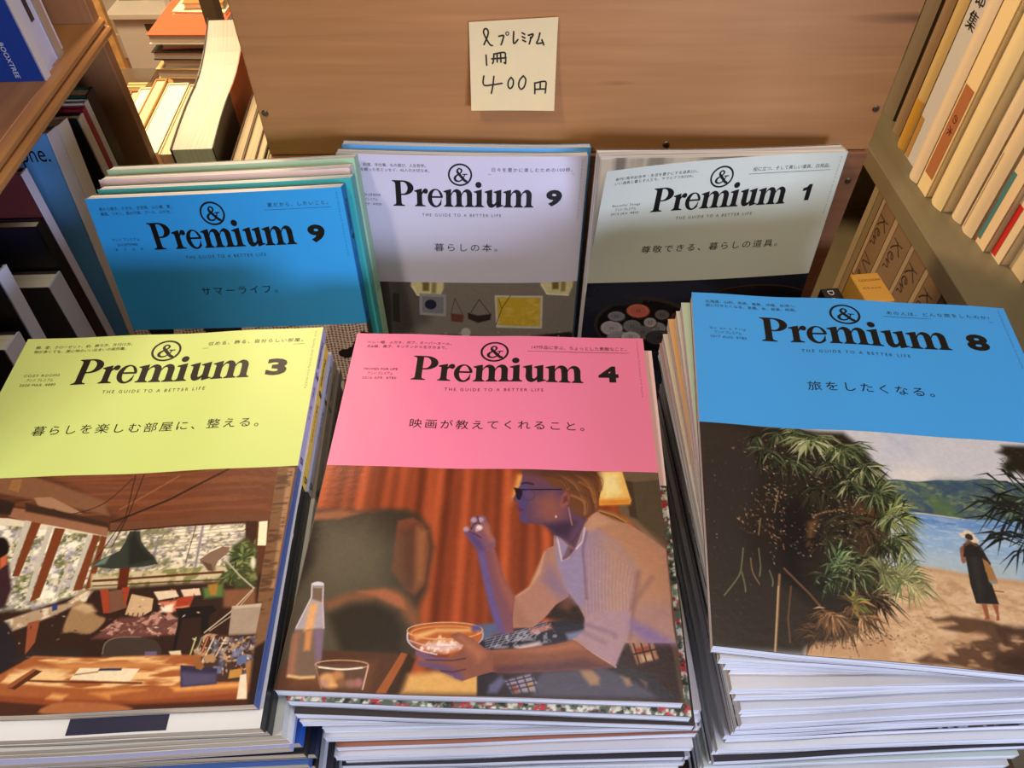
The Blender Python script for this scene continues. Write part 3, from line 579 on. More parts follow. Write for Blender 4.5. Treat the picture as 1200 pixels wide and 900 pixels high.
('t',445,60,50,120,30,170,[(50,60,36),(76,84,54),(34,38,26),(110,110,78),(28,26,20)],2.4,66,0.3),
('t',319,119,30,90,60,170,[(50,60,36),(76,84,54),(34,38,26),(110,110,78),(28,26,20)],2.2,98,0.3),
('t',558,23,40,110,100,190,[(78,90,52),(112,120,76),(56,68,40),(160,160,116),(40,48,30),(30,34,24)],2.4,99,0.3),
('t',618,90,70,160,-10,200,[(78,90,52),(112,120,76),(56,68,40),(160,160,116),(40,48,30),(30,34,24)],3.2,61,0.3),
('t',615,123,16,170,30,150,[(196,196,150),(160,166,110)],3.6,62,0.3),
('t',782,184,80,170,-20,150,[(78,90,52),(112,120,76),(56,68,40),(160,160,116),(40,48,30),(30,34,24)],3.0,63,0.3),
('t',867,376,90,150,-30,160,[(50,60,36),(76,84,54),(34,38,26),(110,110,78),(28,26,20),(78,90,52),(112,120,76),(56,68,40),(160,160,116),(40,48,30),(30,34,24)],2.6,64,0.3),
('t',700,358,60,140,20,160,[(50,60,36),(76,84,54),(34,38,26),(110,110,78),(28,26,20)],2.6,65,0.3),
('t',784,543,60,140,30,170,[(50,60,36),(76,84,54),(34,38,26),(110,110,78),(28,26,20),(78,90,52),(112,120,76),(56,68,40),(160,160,116),(40,48,30),(30,34,24)],2.4,57,0.3),
('t',908,621,90,160,-60,150,[(78,90,52),(112,120,76),(56,68,40),(160,160,116),(40,48,30),(30,34,24)],2.6,67,0.3),
('t',951,835,110,190,-70,150,[(78,90,52),(112,120,76),(56,68,40),(160,160,116),(40,48,30),(30,34,24),(150,162,80),(180,186,100)],2.6,68,0.3),
('t',934,1031,90,170,-20,140,[(78,90,52),(112,120,76),(56,68,40),(160,160,116),(40,48,30),(30,34,24),(160,164,96)],2.6,69,0.3),
('t',868,1091,60,120,20,160,[(50,60,36),(76,84,54),(34,38,26),(110,110,78),(28,26,20),(34,30,22),(46,44,28),(58,60,36),(30,24,20)],2.2,70,0.3),
('t',816,961,50,130,20,160,[(70,54,38),(96,74,50),(50,40,30)],2.2,58,0.3),
('t',644,1274,90,160,-120,170,[(78,90,52),(112,120,76),(56,68,40),(160,160,116),(40,48,30),(30,34,24),(112,140,92)],2.6,71,0.3),
('t',716,1313,70,140,-60,130,[(50,60,36),(76,84,54),(34,38,26),(110,110,78),(28,26,20),(78,90,52),(112,120,76),(56,68,40),(160,160,116),(40,48,30),(30,34,24)],2.4,72,0.3),
('t',583,1397,50,120,-90,190,[(50,60,36),(76,84,54),(34,38,26),(110,110,78),(28,26,20)],2.4,59,0.3),
('t',928,1346,120,170,-80,170,[(160,162,110),(128,136,84),(190,182,130),(98,106,66)],2.2,73,0.3),
('t',844,1342,80,130,-140,110,[(130,134,88),(100,104,64)],2.2,74,0.3),
('t',971,1434,40,110,-60,120,[(190,176,120),(140,136,90)],2.0,56,0.3),
('t',684,1585,40,100,-160,120,[(130,140,70),(160,120,70),(96,80,50)],3.0,75,0.3),
('t',563,1678,60,110,0,180,[(150,108,70),(120,84,54),(190,150,106),(96,66,42)],2.4,76,0.3),
('t',708,1686,50,110,0,120,[(150,108,70),(120,84,54),(190,150,106),(96,66,42),(70,52,38)],2.4,55,0.3),
('s',[(126,150,146),(150,170,160)],5,4,7,77,0.8,[503,1440,593,1395,600,1505,503,1535]),
('s',[(210,190,160),(170,140,104),(120,124,84)],220,1,4,78,0.9,[315,184,836,279,868,701,735,1144,472,1249,352,1027]),
('s',[(74,60,48),(96,78,60),(70,66,50)],160,0.8,3,79,0.9,[-27,100,323,54,261,1040,179,1913,-43,1975]),
('l',(116,122,86),1.3,1.2,1,[183,1207,170,1326,149,1444,69,1614]),
('l',(116,122,86),1.3,1.2,1,[165,1409,174,1504,175,1567]),
('l',(116,122,86),1.3,1.2,1,[261,1196,261,1346,251,1429]),
('l',(116,122,86),1.3,1.2,1,[303,1373,314,1452,308,1501]),
('l',(150,116,84),1.2,1.2,1,[216,1286,219,1401,247,1494]),
('l',(150,116,84),1.2,1.2,1,[400,654,364,864]),
('l',(150,116,84),1.2,1.2,1,[288,929,269,1074]),
('p',(152,100,76),1.3,0,[1251,1067,1265,1044,1283,1039,1263,1179,1246,1196,1241,1169]),
('p',(52,38,32),1.3,0,[1344,1041,1362,1064,1380,1174,1372,1200,1355,1140]),
('p',(44,41,39),1.2,0,[1276,1025,1307,1007,1343,1007,1364,1051,1356,1165,1352,1325,1356,1498,1308,1503,1250,1507,1251,1351,1265,1178]),
('p',(60,56,54),6,0,[1300,1047,1327,1056,1299,1404,1269,1490,1285,1286]),
('p',(168,120,70),1.3,0,[1348,1136,1368,1163,1380,1211,1383,1272,1383,1326,1366,1340,1342,1320,1342,1253]),
('p',(150,150,140),2,0,[1341,1308,1375,1315,1380,1335,1346,1337]),
('l',(44,41,39),2,1.2,0,[1341,1254,1338,1327,1340,1386]),
('p',(160,92,64),1.2,0,[1275,1505,1300,1504,1295,1566,1291,1621,1266,1627,1274,1603]),
('p',(160,92,64),1.2,0,[1324,1500,1351,1501,1342,1559,1335,1621,1317,1627,1328,1584]),
('l',(150,70,50),1.4,1.2,0,[1356,1395,1394,1397]),
('p',(116,74,54),2,0,[1273,1044,1303,985,1336,993,1348,1039,1366,1073,1258,1088]),
('p',(44,38,36),1.4,0,[1278,1049,1312,1016,1341,1040,1369,1090,1367,1120,1257,1136]),
('p',(232,212,186),1.2,0,[1267,931,1286,929,1307,903,1328,902,1344,921,1348,957,1362,984,1348,1008,1328,1006,1304,979,1280,971]),
('p',(70,48,36),1.4,0,[1301,941,1317,929,1333,942,1334,969,1323,990,1308,985,1295,969]),
('p',(38,32,24),5,0,[1612,124,1644,91,1651,53,1847,27,1787,306,1701,339,1678,307,1629,335,1610,267,1659,183,1650,155]),
('s',[(38,32,24),(60,50,34)],70,3,7,81,0.5,[1608,103,1691,62,1764,67,1714,344,1606,345,1605,275]),
('t',1686,550,26,330,110,250,[(28,30,24),(40,44,34),(50,56,44)],4.0,82,0.35),
('t',1654,736,26,330,100,240,[(24,26,24),(36,40,32)],4.2,83,0.3),
('t',1613,965,18,260,110,200,[(30,32,28),(40,40,34)],4.0,84,0.3)],
 'yellow': [
('f',(92,52,34)),
('p',(84,50,34),3,0,[-1363,-307,2148,-43,1925,610,1023,547,-1285,-120]),
('p',(112,64,42),6,0,[553,-29,997,-58,1903,-8,1902,498,1106,490]),
('n',(140,84,54),0.5,6,60,5,101,[-800,-174,1902,-17,1901,490,1015,507]),
('l',(52,32,24),3,1.8,0,[1597,13,1307,284,1093,424,1000,482]),
('l',(150,98,66),2,2,0,[1316,54,1152,230,1031,355]),
('p',(128,86,60),3,0,[158,-14,403,-31,915,264,986,417,628,276,195,119]),
('p',(150,102,74),1.5,0,[402,302,652,377,994,522,1017,610,787,547,527,449,416,393]),
('p',(164,122,92),1.5,0,[516,218,613,217,791,354,827,389,749,384,562,305]),
('p',(46,34,28),2,0,[208,162,420,262,422,377,256,332]),
('p',(60,40,30),2,0,[480,266,986,481,1010,531,501,350]),
('p',(150,104,62),1.5,0,[338,25,397,21,413,160,344,121]),
('p',(226,214,186),1.5,0,[-1101,318,172,376,421,409,732,511,1017,610,1043,1071,924,1133,771,1227,415,1501,-526,1693]),
('n',(120,120,70),0.8,70,50,3,110,[-123,355,1017,610,1043,1071,771,1227,395,1435]),
('n',(90,96,60),0.9,110,80,3,113,[-123,355,1017,610,1043,1071,771,1227,395,1435]),
('n',(168,160,176),0.7,50,40,3,111,[-123,355,1017,610,1043,1071,771,1227,395,1435]),
('n',(255,250,226),0.9,40,36,3,112,[-123,355,1017,610,1043,1071,771,1227,395,1435]),
('p',(120,60,32),1.2,0,[561,451,618,471,618,943,581,940]),
('p',(120,60,32),1.2,0,[705,517,764,529,771,1123,728,1162]),
('p',(120,60,32),1.2,0,[928,588,968,598,975,1067,929,1078]),
('p',(120,60,32),1.2,0,[978,599,1014,617,1022,1055,989,1067]),
('p',(198,190,172),1.2,0,[522,433,561,451,573,911,545,909]),
('p',(198,190,172),1.2,0,[663,498,693,509,724,1148,701,1160]),
('p',(198,190,172),1.2,0,[900,586,930,596,926,1063,906,1076]),
('p',(198,190,172),1.2,0,[847,841,865,842,861,1129,847,1142]),
('p',(236,222,190),1.2,0,[1007,562,1773,521,1835,995,1707,1044,1034,1070]),
('n',(140,132,140),0.7,60,70,3,120,[1007,562,1773,521,1835,995,1034,1070]),
('n',(96,96,84),0.7,110,90,4,123,[1007,562,1773,521,1835,995,1034,1070]),
('n',(255,246,220),0.8,50,40,4,124,[1262,564,1775,537,1813,832,1319,873]),
('n',(112,112,76),0.8,40,40,6,121,[1007,562,1354,555,1441,1055,1034,1070]),
('l',(150,138,120),0.8,1,0,[1036,611,1767,552]),
('l',(150,138,120),0.8,1,0,[1043,642,1772,584]),
('l',(150,138,120),0.8,1,0,[1049,674,1776,615]),
('l',(150,138,120),0.8,1,0,[1056,705,1780,647]),
('l',(150,138,120),0.8,1,0,[1062,736,1784,678]),
('l',(150,138,120),0.8,1,0,[1069,766,1788,709]),
('l',(150,138,120),0.8,1,0,[1075,797,1792,740]),
('l',(130,122,132),3,2,0,[1305,645,1309,872]),
('l',(140,130,140),3,2,0,[1535,567,1553,976]),
('l',(60,44,36),1,1,0,[1495,557,1493,885]),
('p',(206,190,150),2,0,[996,939,1736,930,1753,1118,1032,1140]),
('n',(110,116,60),0.8,50,40,2,122,[996,939,1736,930,1755,1132,1032,1140]),
('l',(92,46,30),3,1.2,0,[1018,998,1386,994,1707,979]),
('l',(84,48,36),1.6,1.2,0,[1028,1042,1716,1044]),
('p',(96,40,26),1.5,0,[1137,875,1191,872,1215,1082,1164,1093]),
('p',(110,68,46),1.2,0,[1000,482,1889,465,1906,530,1777,553,1017,563]),
('l',(60,34,24),2,1.2,0,[1017,563,1784,537]),
('p',(64,36,26),1.2,0,[1765,536,1831,533,1850,759,1794,755]),
('p',(250,240,200),1.2,0,[1841,541,1888,537,1906,763,1859,760]),
('l',(40,28,24),1.2,1,0,[1052,17,1070,308,1077,439,995,806]),
('l',(40,28,24),1.2,1,0,[1102,21,1090,408,1056,705]),
('l',(46,32,26),1.2,1,1,[1043,51,923,298,751,392,652,336]),
('p',(52,58,50),1.2,0,[986,873,1000,829,1063,781,1106,746,1122,663,1127,570,1184,574,1211,669,1253,741,1313,820,1343,882,1278,899,1097,902]),
('p',(38,40,36),3,0,[1141,665,1155,572,1216,716,1313,843,1183,878]),
('p',(104,122,110),2,0,[986,873,1024,816,1063,781,1051,855]),
('p',(52,34,28),4,0,[-689,1302,769,1220,1034,1070,1718,1059,1925,1001,2027,1845,-526,1693]),
('p',(176,150,118),2,0,[639,1306,771,1227,925,1175,975,1067,1037,1085,1017,1153,871,1280,700,1389]),
('n',(240,228,200),0.8,60,40,2,130,[639,1306,922,1161,1021,1069,1020,1167,700,1389]),
('p',(50,60,110),1.2,0,[848,1184,871,1171,885,1227,861,1239]),
('p',(150,80,50),1.5,0,[761,1327,816,1304,833,1476,808,1576]),
('p',(44,34,34),4,0,[-747,1163,664,1321,794,1587,726,1707,-474,1815]),
('p',(38,34,40),4,0,[532,1312,665,1354,769,1586,726,1707,575,1759]),
('p',(158,124,86),2,1,[950,1392,961,1177,1014,1181,1098,1281,1148,1311,1142,1364,1095,1427,1005,1408]),
('p',(196,164,122),3,0,[961,1218,1005,1180,1053,1197,1092,1254,1042,1264]),
('p',(160,66,40),1.2,0,[1070,1073,1116,1076,1166,1272,1130,1270]),
('p',(120,80,62),1.5,0,[1119,1090,1206,1082,1246,1237,1166,1272]),
('p',(160,66,40),1.2,0,[1185,1066,1230,1069,1237,1236]),
('p',(206,172,132),1.3,0,[1250,1127,1374,1176,1383,1273,1332,1323,1248,1291]),
('l',(50,34,28),1.4,1,0,[1211,1282,1211,1342]),
('l',(50,34,28),1.4,1,0,[1238,1284,1237,1344]),
('l',(50,34,28),1.4,1,0,[1264,1285,1263,1345]),
('l',(50,34,28),1.4,1,0,[1290,1287,1289,1347]),
('l',(50,34,28),1.4,1,0,[1317,1289,1316,1349]),
('l',(50,34,28),1.4,1,0,[1343,1290,1342,1350]),
('p',(108,66,60),3,0,[1113,1467,1227,1316,1444,1317,1547,1363,1539,1468,1346,1482]),
('n',(212,160,140),0.8,70,60,3,131,[1126,1448,1224,1303,1458,1277,1547,1363,1535,1468]),
('p',(230,206,174),1.5,0,[1364,1120,1478,1114,1506,1171,1404,1192]),
('p',(214,120,90),2,0,[1406,1206,1493,1198,1582,1155,1573,1258,1468,1305]),
('p',(168,62,38),1.2,0,[1499,1184,1587,1156,1570,1244,1502,1253]),
('p',(230,200,170),1.5,0,[1505,1115,1601,1108,1619,1165,1532,1173]),
('p',(250,230,200),2,0,[1423,1248,1488,1225,1492,1293,1439,1290]),
('p',(30,24,24),1.3,0,[1504,1267,1694,1252,1718,1294,1689,1333,1702,1530,1676,1528,1647,1343,1553,1351,1561,1597,1544,1596,1534,1336]),
('p',(66,54,48),1.5,0,[1192,1599,1187,1498,1240,1462,1360,1470,1454,1514,1491,1580,1494,1643,1203,1650]),
('l',(128,112,98),1.2,1,1,[1194,1587,1193,1504,1249,1469,1366,1476]),
('p',(48,38,36),2,0,[745,1622,847,1528,1061,1541,1101,1569,1070,1617]),
('p',(66,74,42),4,0,[1720,750,1793,679,1850,759,1878,910,1896,1127,1789,1120,1739,1017]),
('n',(140,140,80),0.8,90,60,3,140,[1701,749,1842,698,1896,1056,1760,1104]),
('s',[(50,62,38),(92,104,56)],40,3,7,141,0.5,[1672,926,1850,759,1905,1127,1727,1116]),
('t',1791,868,40,90,100,380,[(70,82,44),(96,108,60),(130,136,84),(50,60,36)],4.5,143,0.1),
('t',1753,989,26,70,90,300,[(56,68,38),(84,96,54)],4.5,144,0.1),
('p',(226,220,190),2,1,[1869,910,1870,930,1869,946,1866,957,1862,960,1856,956,1850,945,1845,928,1841,908,1840,888,1841,871,1844,860,1849,857,1854,861,1860,873,1865,890]),
('p',(130,86,58),3,0,[1729,1130,1896,1127,1919,1307,1749,1269]),
('p',(90,120,60),3,0,[1619,1109,1720,1073,1737,1186,1641,1194]),
('p',(170,120,50),2,0,[1642,1082,1693,1071,1699,1170,1664,1167]),
('p',(132,104,84),1.2,0,[1563,867,1608,803,1674,755,1713,765,1703,824,1665,881,1651,968,1623,959]),
('p',(96,70,56),1.5,0,[1574,875,1633,909,1651,968,1623,959]),
('l',(206,190,160),1.5,1,0,[1689,853,1802,1021,1887,1126]),
('l',(206,190,160),1.5,1,0,[1887,1126,1790,1312,1683,1464]),
('l',(190,170,140),1.2,1,0,[1885,1147,1802,1340,1707,1452]),
('p',(126,90,62),1.5,0,[1885,8,1985,16,1983,374,2001,1339,2013,1662,1946,1658,1914,1128,1906,763,1892,326]),
('p',(168,128,92),2,0,[1947,30,1987,33,1994,1133,1976,1132]),
('n',(70,48,34),0.6,26,80,3,145,[1887,26,1977,33,1992,1339,1922,1334]),
('p',(168,148,128),1.2,0,[1792,1265,1943,1254,1942,1493,1807,1498]),
('p',(196,176,152),1.2,0,[1792,1265,1943,1254,1942,1281,1803,1286]),
('p',(70,50,42),3,0,[1670,1489,1942,1493,1970,1842,1723,1827]),
('n',(206,160,120),0.9,90,70,2,150,[1637,1551,1700,1465,1817,1511,1952,1507,1959,1690,1677,1691]),
('n',(120,130,170),0.8,70,60,2,151,[1734,1519,1944,1506,1970,1782,1772,1770]),
('l',(196,196,130),1.6,1,0,[1637,1652,1646,1500]),
('l',(140,150,110),1.6,1,0,[1662,1653,1676,1502]),
('l',(210,120,80),1.6,1,0,[1688,1655,1706,1504]),
('l',(226,206,170),1.6,1,0,[1713,1656,1736,1506]),
('l',(90,110,120),1.6,1,0,[1738,1658,1766,1508]),
('l',(220,196,150),1.6,1,0,[1763,1659,1796,1510]),
('p',(226,206,170),1.3,0,[1527,1595,1585,1592,1603,1650,1563,1660]),
('p',(108,92,130),1.2,0,[1408,1588,1468,1591,1475,1629,1415,1626]),
('s',[(226,200,160),(206,120,80),(240,226,196),(120,130,170),(90,70,60),(190,150,100)],110,2,7,152,0.9,[1631,1512,1941,1480,1980,1795,1730,1768]),
('s',[(230,190,160),(190,110,90),(90,56,50),(244,222,196),(60,40,36)],45,2,7,153,0.3,[1126,1448,1359,1092,1592,1107,1643,1316,1543,1494,1305,1492]),
('s',[(150,110,80),(90,64,50),(190,160,130),(60,44,36)],24,2,7,154,0.4,[629,1352,998,1068,1224,1083,1162,1418,777,1586]),
('p',(164,92,50),1.6,0,[851,1578,1203,1613,1540,1621,1692,1630,1723,1827,1986,1843,1946,1970,1441,1974,710,1943,-439,1899,-526,1693,726,1707]),
('n',(250,206,140),0.9,14,60,4,160,[820,1589,1542,1633,1708,1730,1581,1854,1168,1830,743,1769]),
('p',(240,200,140),5,0,[768,1710,882,1667,1057,1703,1029,1762,785,1771]),
('p',(206,140,80),6,0,[957,1635,1380,1661,1553,1696,1348,1708,1012,1688]),
('p',(240,222,186),1.3,0,[1102,1681,1407,1712,1375,1800,1071,1764]),
('p',(60,54,84),1.2,0,[1204,1693,1317,1700,1317,1718,1200,1711]),
('l',(150,110,80),1.4,1,0,[1088,1729,1201,1717]),
('l',(92,48,28),2,1.3,0,[863,1758,1435,1816]),
('p',(80,44,28),1.3,0,[786,1807,885,1680,922,1694,823,1821]),
('p',(150,84,48),1.3,0,[774,1794,875,1673,894,1680,803,1808]),
('p',(142,70,38),2,0,[-479,1803,683,1848,1187,1913,1434,1939,1938,1911,1946,1970,1443,1986,-429,1923]),
('p',(214,140,76),3,0,[1193,1867,1377,1854,1469,1865,1303,1891,1301,1920]),
('p',(226,160,96),3,0,[1011,1856,1088,1872,1064,1906,987,1890]),
('p',(232,160,90),3,0,[1581,1854,1920,1839,1925,1875,1611,1886]),
('p',(72,40,28),2,0,[-434,1911,779,1901,1031,1939,1439,1963,1961,1959,2016,2076,-376,2051]),
('p',(170,104,62),2,1,[996,1994,1028,1927,1148,1923,1358,1958,1407,2007]),
('p',(52,46,70),1.4,0,[1603,1699,1787,1735,1799,1844,1630,1857]),
('p',(84,76,104),3,0,[1612,1748,1788,1771,1798,1838,1637,1852]),
('p',(196,140,70),1.3,0,[1851,1751,1908,1742,1916,1803,1851,1811]),
('p',(150,96,52),1.3,0,[1654,1653,1677,1642,1722,1718,1710,1742,1683,1728]),
('p',(178,138,96),1.3,0,[1702,1643,1749,1621,1774,1672,1727,1694]),
('p',(236,220,190),1.5,0,[1906,1790,1937,1780,1961,1959,1912,1956]),
('p',(170,120,72),1.3,0,[1918,1694,1966,1684,1970,1842,1947,1853]),
('p',(96,110,150),1.3,0,[1871,1653,1919,1644,1928,1706,1879,1716]),
('p',(44,30,24),3,0,[1947,1596,2000,1548,2024,2020,1968,2017]),
('p',(58,36,40),3,0,[157,326,432,662,530,820,608,1042,613,1196,443,1307]),
('p',(28,20,18),2,1,[498,682,505,717,503,747,495,766,481,772,463,764,444,743,426,712,413,676,406,640,407,610,416,591,430,585,449,593,468,615,485,646]),
('p',(200,100,60),2,0,[473,779,501,743,525,834,500,877])],
 'lavender': [
('f',(132,122,112)),
('p',(74,68,64),3,0,[133,-74,342,-60,357,316,328,1002,73,1005]),
('p',(60,50,46),1.5,0,[165,102,282,82,279,391,159,430]),
('p',(150,120,100),2,0,[185,138,265,129,261,318,184,356]),
('p',(100,92,86),14,0,[342,-60,741,-57,683,609,346,845]),
('p',(226,214,160),2,0,[548,-75,821,-59,819,91,778,236,586,203,531,60]),
('p',(120,108,60),3,0,[636,-76,699,-71,690,129,635,130]),
('p',(150,140,90),3,0,[720,-64,762,-65,749,164,711,164]),
('l',(250,244,220),2,1.2,0,[548,60,586,196,778,229]),
('p',(226,214,160),2,0,[1679,-96,1957,-80,1965,70,1933,216,1736,183,1671,39]),
('p',(120,108,60),3,0,[1768,-98,1833,-92,1837,108,1781,109]),
('p',(150,140,90),3,0,[1854,-85,1897,-86,1899,143,1860,144]),
('l',(250,244,220),2,1.2,0,[1688,39,1736,175,1932,209]),
('p',(160,156,158),1.3,0,[604,166,839,177,834,513,599,490]),
('p',(128,126,134),1.3,0,[628,209,816,221,812,472,626,452]),
('p',(36,40,60),1.5,1,[752,332,748,360,736,384,719,400,699,406,679,401,663,385,652,361,649,333,653,305,665,281,682,265,702,259,722,264,738,280,749,303]),
('p',(74,66,62),1.5,0,[370,171,427,177,417,613,356,595]),
('l',(60,46,42),1,1,0,[917,233,882,456]),
('l',(60,46,42),1,1,0,[917,233,980,473]),
('p',(110,64,54),2,0,[878,463,995,484,986,605,881,587]),
('l',(50,40,38),1.3,1,0,[1132,248,1056,453]),
('l',(50,40,38),1.3,1,0,[1132,248,1231,469]),
('p',(54,40,40),2,0,[1030,453,1122,497,1242,469,1232,563,1122,610,1034,547]),
('p',(206,196,176),1.3,0,[1268,184,1700,198,1710,709,1288,684]),
('p',(206,170,52),1.3,0,[1290,216,1679,231,1689,671,1307,646]),
('n',(226,196,100),0.6,30,40,2,201,[1290,216,1679,231,1689,671,1307,646]),
('l',(70,50,36),1.3,1,0,[1287,638,1339,374,1412,188]),
('l',(70,50,36),1.1,1,0,[1335,392,1305,245]),
('p',(40,34,32),3,0,[335,845,812,799,1479,829,2027,782,2091,1814,294,1829]),
('s',[(206,196,180),(150,120,100),(90,70,60),(220,214,206)],40,3,7,202,0.7,[371,767,1991,744,2001,940,363,962]),
('p',(190,180,172),2,1,[1056,765,1052,795,1042,820,1028,837,1011,843,994,838,980,821,970,796,967,766,971,737,980,711,995,695,1012,688,1029,694,1043,711,1052,735])],
 'sage': [
('f',(30,32,44)),
('p',(44,46,60),16,0,[22,-9,994,-22,1248,254,56,468]),
('p',(64,50,46),2,1,[1052,744,1038,926,952,1077,805,1171,622,1192,432,1137,268,1016,155,850,107,666,131,493,220,354,360,268,532,247,711,294,873,403,993,561]),
('p',(24,20,20),2,1,[1027,762,1013,929,931,1066,792,1152,620,1171,441,1120,287,1009,180,857,135,688,157,529,241,401,374,323,537,304,707,348,860,449,973,594]),
('p',(30,24,24),3,1,[2097,393,2077,484,1982,556,1827,597,1636,600,1441,566,1271,501,1153,414,1104,319,1129,232,1223,163,1373,124,1557,119,1747,150,1917,212,2041,298]),
('l',(86,66,50),1.5,1.0,1,[2086,392,2071,468,1998,531,1875,573,1719,588,1547,574,1383,534,1247,473,1154,399,1115,320,1133,247,1207,186,1326,147,1477,132,1643,143,1805,180,1943,239,2041,312,2086,392]),
('p',(18,16,18),3,1,[2044,412,2024,482,1938,537,1800,567,1631,568,1458,541,1309,488,1205,420,1162,347,1186,279,1271,226,1405,197,1569,195,1739,220,1889,271,1996,338]),
('p',(98,52,42),2,1,[601,492,597,533,577,567,545,588,505,593,464,581,428,555,402,518,390,475,395,435,415,401,446,381,486,376,526,387,563,413,589,450]),
('p',(196,104,84),1.2,1,[592,472,588,513,569,547,537,568,497,573,456,561,420,535,394,498,382,455,387,415,406,382,438,361,477,356,518,367,554,393,580,430]),
('l',(235,124,100),1.2,1.0,1,[571,470,569,500,557,525,536,542,510,551,480,548,452,536,428,515,411,487,403,457,406,428,418,403,439,386,465,378,494,380,522,392,546,413,563,440,571,470]),
('p',(68,36,29),1,1,[480,452,480,455,479,457,478,458,476,459,474,458,472,456,471,454,470,451,470,448,471,445,472,444,474,443,476,444,478,446,480,449]),
('p',(68,36,29),1,1,[502,453,502,456,501,459,500,460,498,461,496,460,494,458,492,455,492,452,492,450,493,447,494,446,496,445,498,446,500,448,502,450]),
('p',(68,36,29),1,1,[483,479,483,482,482,484,480,486,478,486,476,485,474,483,473,481,472,478,472,475,473,473,475,471,477,471,479,471,481,473,482,476]),
('p',(68,36,29),1,1,[505,480,505,483,504,486,502,487,500,488,498,487,496,485,495,483,494,480,494,477,495,474,497,473,499,472,501,473,503,475,504,477]),
('p',(88,84,85),2,1,[380,768,376,814,357,852,326,875,287,881,247,868,212,839,187,798,176,751,181,706,200,669,231,646,269,640,308,653,343,681,368,722]),
('p',(176,168,170),1.2,1,[372,748,368,793,349,831,317,854,279,860,239,848,204,818,179,777,168,731,173,686,192,649,223,626,261,620,300,632,335,661,360,701]),
('l',(211,201,204),1.2,1.0,1,[351,746,349,779,337,807,317,826,291,836,263,833,235,819,212,796,196,766,189,732,191,700,203,673,223,653,249,644,277,646,304,660,327,683,344,713,351,746]),
('p',(61,58,59),1,1,[263,727,263,730,262,732,260,734,258,734,256,734,254,732,253,729,253,726,253,723,254,720,255,719,257,718,259,719,261,721,262,724]),
('p',(61,58,59),1,1,[285,729,285,732,284,734,282,736,280,736,278,735,277,734,275,731,275,728,275,725,276,722,277,721,279,720,281,721,283,723,285,726]),
('p',(61,58,59),1,1,[265,755,265,758,264,760,262,762,260,762,258,762,257,760,255,757,255,754,255,751,256,748,257,747,259,746,261,747,263,749,265,752]),
('p',(61,58,59),1,1,[287,757,287,760,286,762,285,764,283,764,281,763,279,762,277,759,277,756,277,753,278,750,279,749,281,748,283,749,285,751,287,754]),
('p',(64,63,66),2,1,[386,572,382,601,367,625,343,641,313,644,282,636,255,616,236,590,228,559,232,530,247,506,271,491,301,488,331,496,358,515,377,541]),
('p',(128,126,132),1.2,1,[377,552,374,581,359,605,334,620,305,624,274,615,247,596,228,569,220,539,224,510,239,486,263,471,292,468,323,476,350,495,369,521]),
('l',(153,151,158),1.2,1.0,1,[362,550,359,571,350,589,334,602,314,608,292,606,271,597,253,582,241,562,236,540,238,519,247,501,263,489,283,483,305,485,326,494,344,509,356,529,362,550]),
('p',(44,44,46),1,1,[292,533,292,536,291,539,289,540,287,541,285,540,283,538,282,535,281,532,282,529,283,527,284,525,286,525,288,526,290,528,291,530]),
('p',(44,44,46),1,1,[314,535,314,538,313,540,311,542,309,542,307,542,305,540,304,537,303,534,303,531,304,529,306,527,308,527,310,527,312,529,313,532]),
('p',(44,44,46),1,1,[294,560,294,563,293,566,291,567,289,568,287,567,286,565,284,563,284,560,284,557,285,554,286,553,288,552,290,553,292,555,293,557]),
('p',(44,44,46),1,1,[316,562,316,565,315,568,313,569,311,570,309,569,307,567,306,564,305,561,306,558,307,556,308,554,310,554,312,555,314,557,315,559]),
('p',(60,59,61),2,1,[548,743,545,782,530,815,504,835,472,840,439,830,410,804,389,769,379,728,382,689,397,657,423,637,454,632,487,642,516,667,538,702]),
('p',(120,118,122),1.2,1,[539,722,537,761,521,794,496,814,464,820,431,809,401,784,380,748,371,708,374,669,389,637,414,617,446,612,479,622,508,647,529,682]),
('l',(144,141,146),1.2,1.0,1,[522,721,521,749,511,773,495,790,474,798,450,796,427,784,408,764,394,738,387,709,389,681,399,657,415,641,436,633,459,634,482,646,502,666,516,692,522,721]),
('p',(42,41,42),1,1,[448,702,448,706,447,708,445,710,443,710,441,709,439,707,438,705,437,702,437,699,438,696,440,695,442,694,444,695,446,697,447,699]),
('p',(42,41,42),1,1,[470,704,470,707,469,710,467,711,466,712,463,711,462,709,460,707,459,703,460,700,461,698,462,696,464,696,466,697,468,699,469,701]),
('p',(42,41,42),1,1,[450,730,450,734,449,736,448,738,446,738,444,737,442,735,440,733,440,730,440,727,441,724,442,722,444,722,446,723,448,725,450,727]),
('p',(42,41,42),1,1,[473,732,472,735,472,738,470,739,468,740,466,739,464,737,463,735,462,731,462,728,463,726,465,724,467,724,469,725,471,727,472,729]),
('p',(70,69,71),2,1,[782,790,780,830,766,863,742,884,712,889,680,879,651,853,630,817,620,777,622,737,636,705,660,684,690,679,722,689,750,714,771,749]),
('p',(140,138,142),1.2,1,[773,769,771,809,757,842,733,863,703,868,671,857,642,832,621,797,611,756,613,716,627,684,651,664,681,658,713,669,741,693,762,729]),
('l',(168,165,170),1.2,1.0,1,[757,768,756,796,747,821,732,838,712,847,689,845,667,833,648,813,634,786,627,757,628,729,637,705,652,688,672,679,695,681,717,693,736,713,750,739,757,768]),
('p',(49,48,49),1,1,[685,750,685,753,684,756,682,757,680,758,678,757,676,755,675,752,674,749,674,746,675,744,677,742,679,742,681,742,683,744,684,747]),
('p',(49,48,49),1,1,[707,752,707,755,706,757,705,759,703,759,701,759,699,757,697,754,696,751,697,748,697,745,699,744,701,743,703,744,705,746,706,749]),
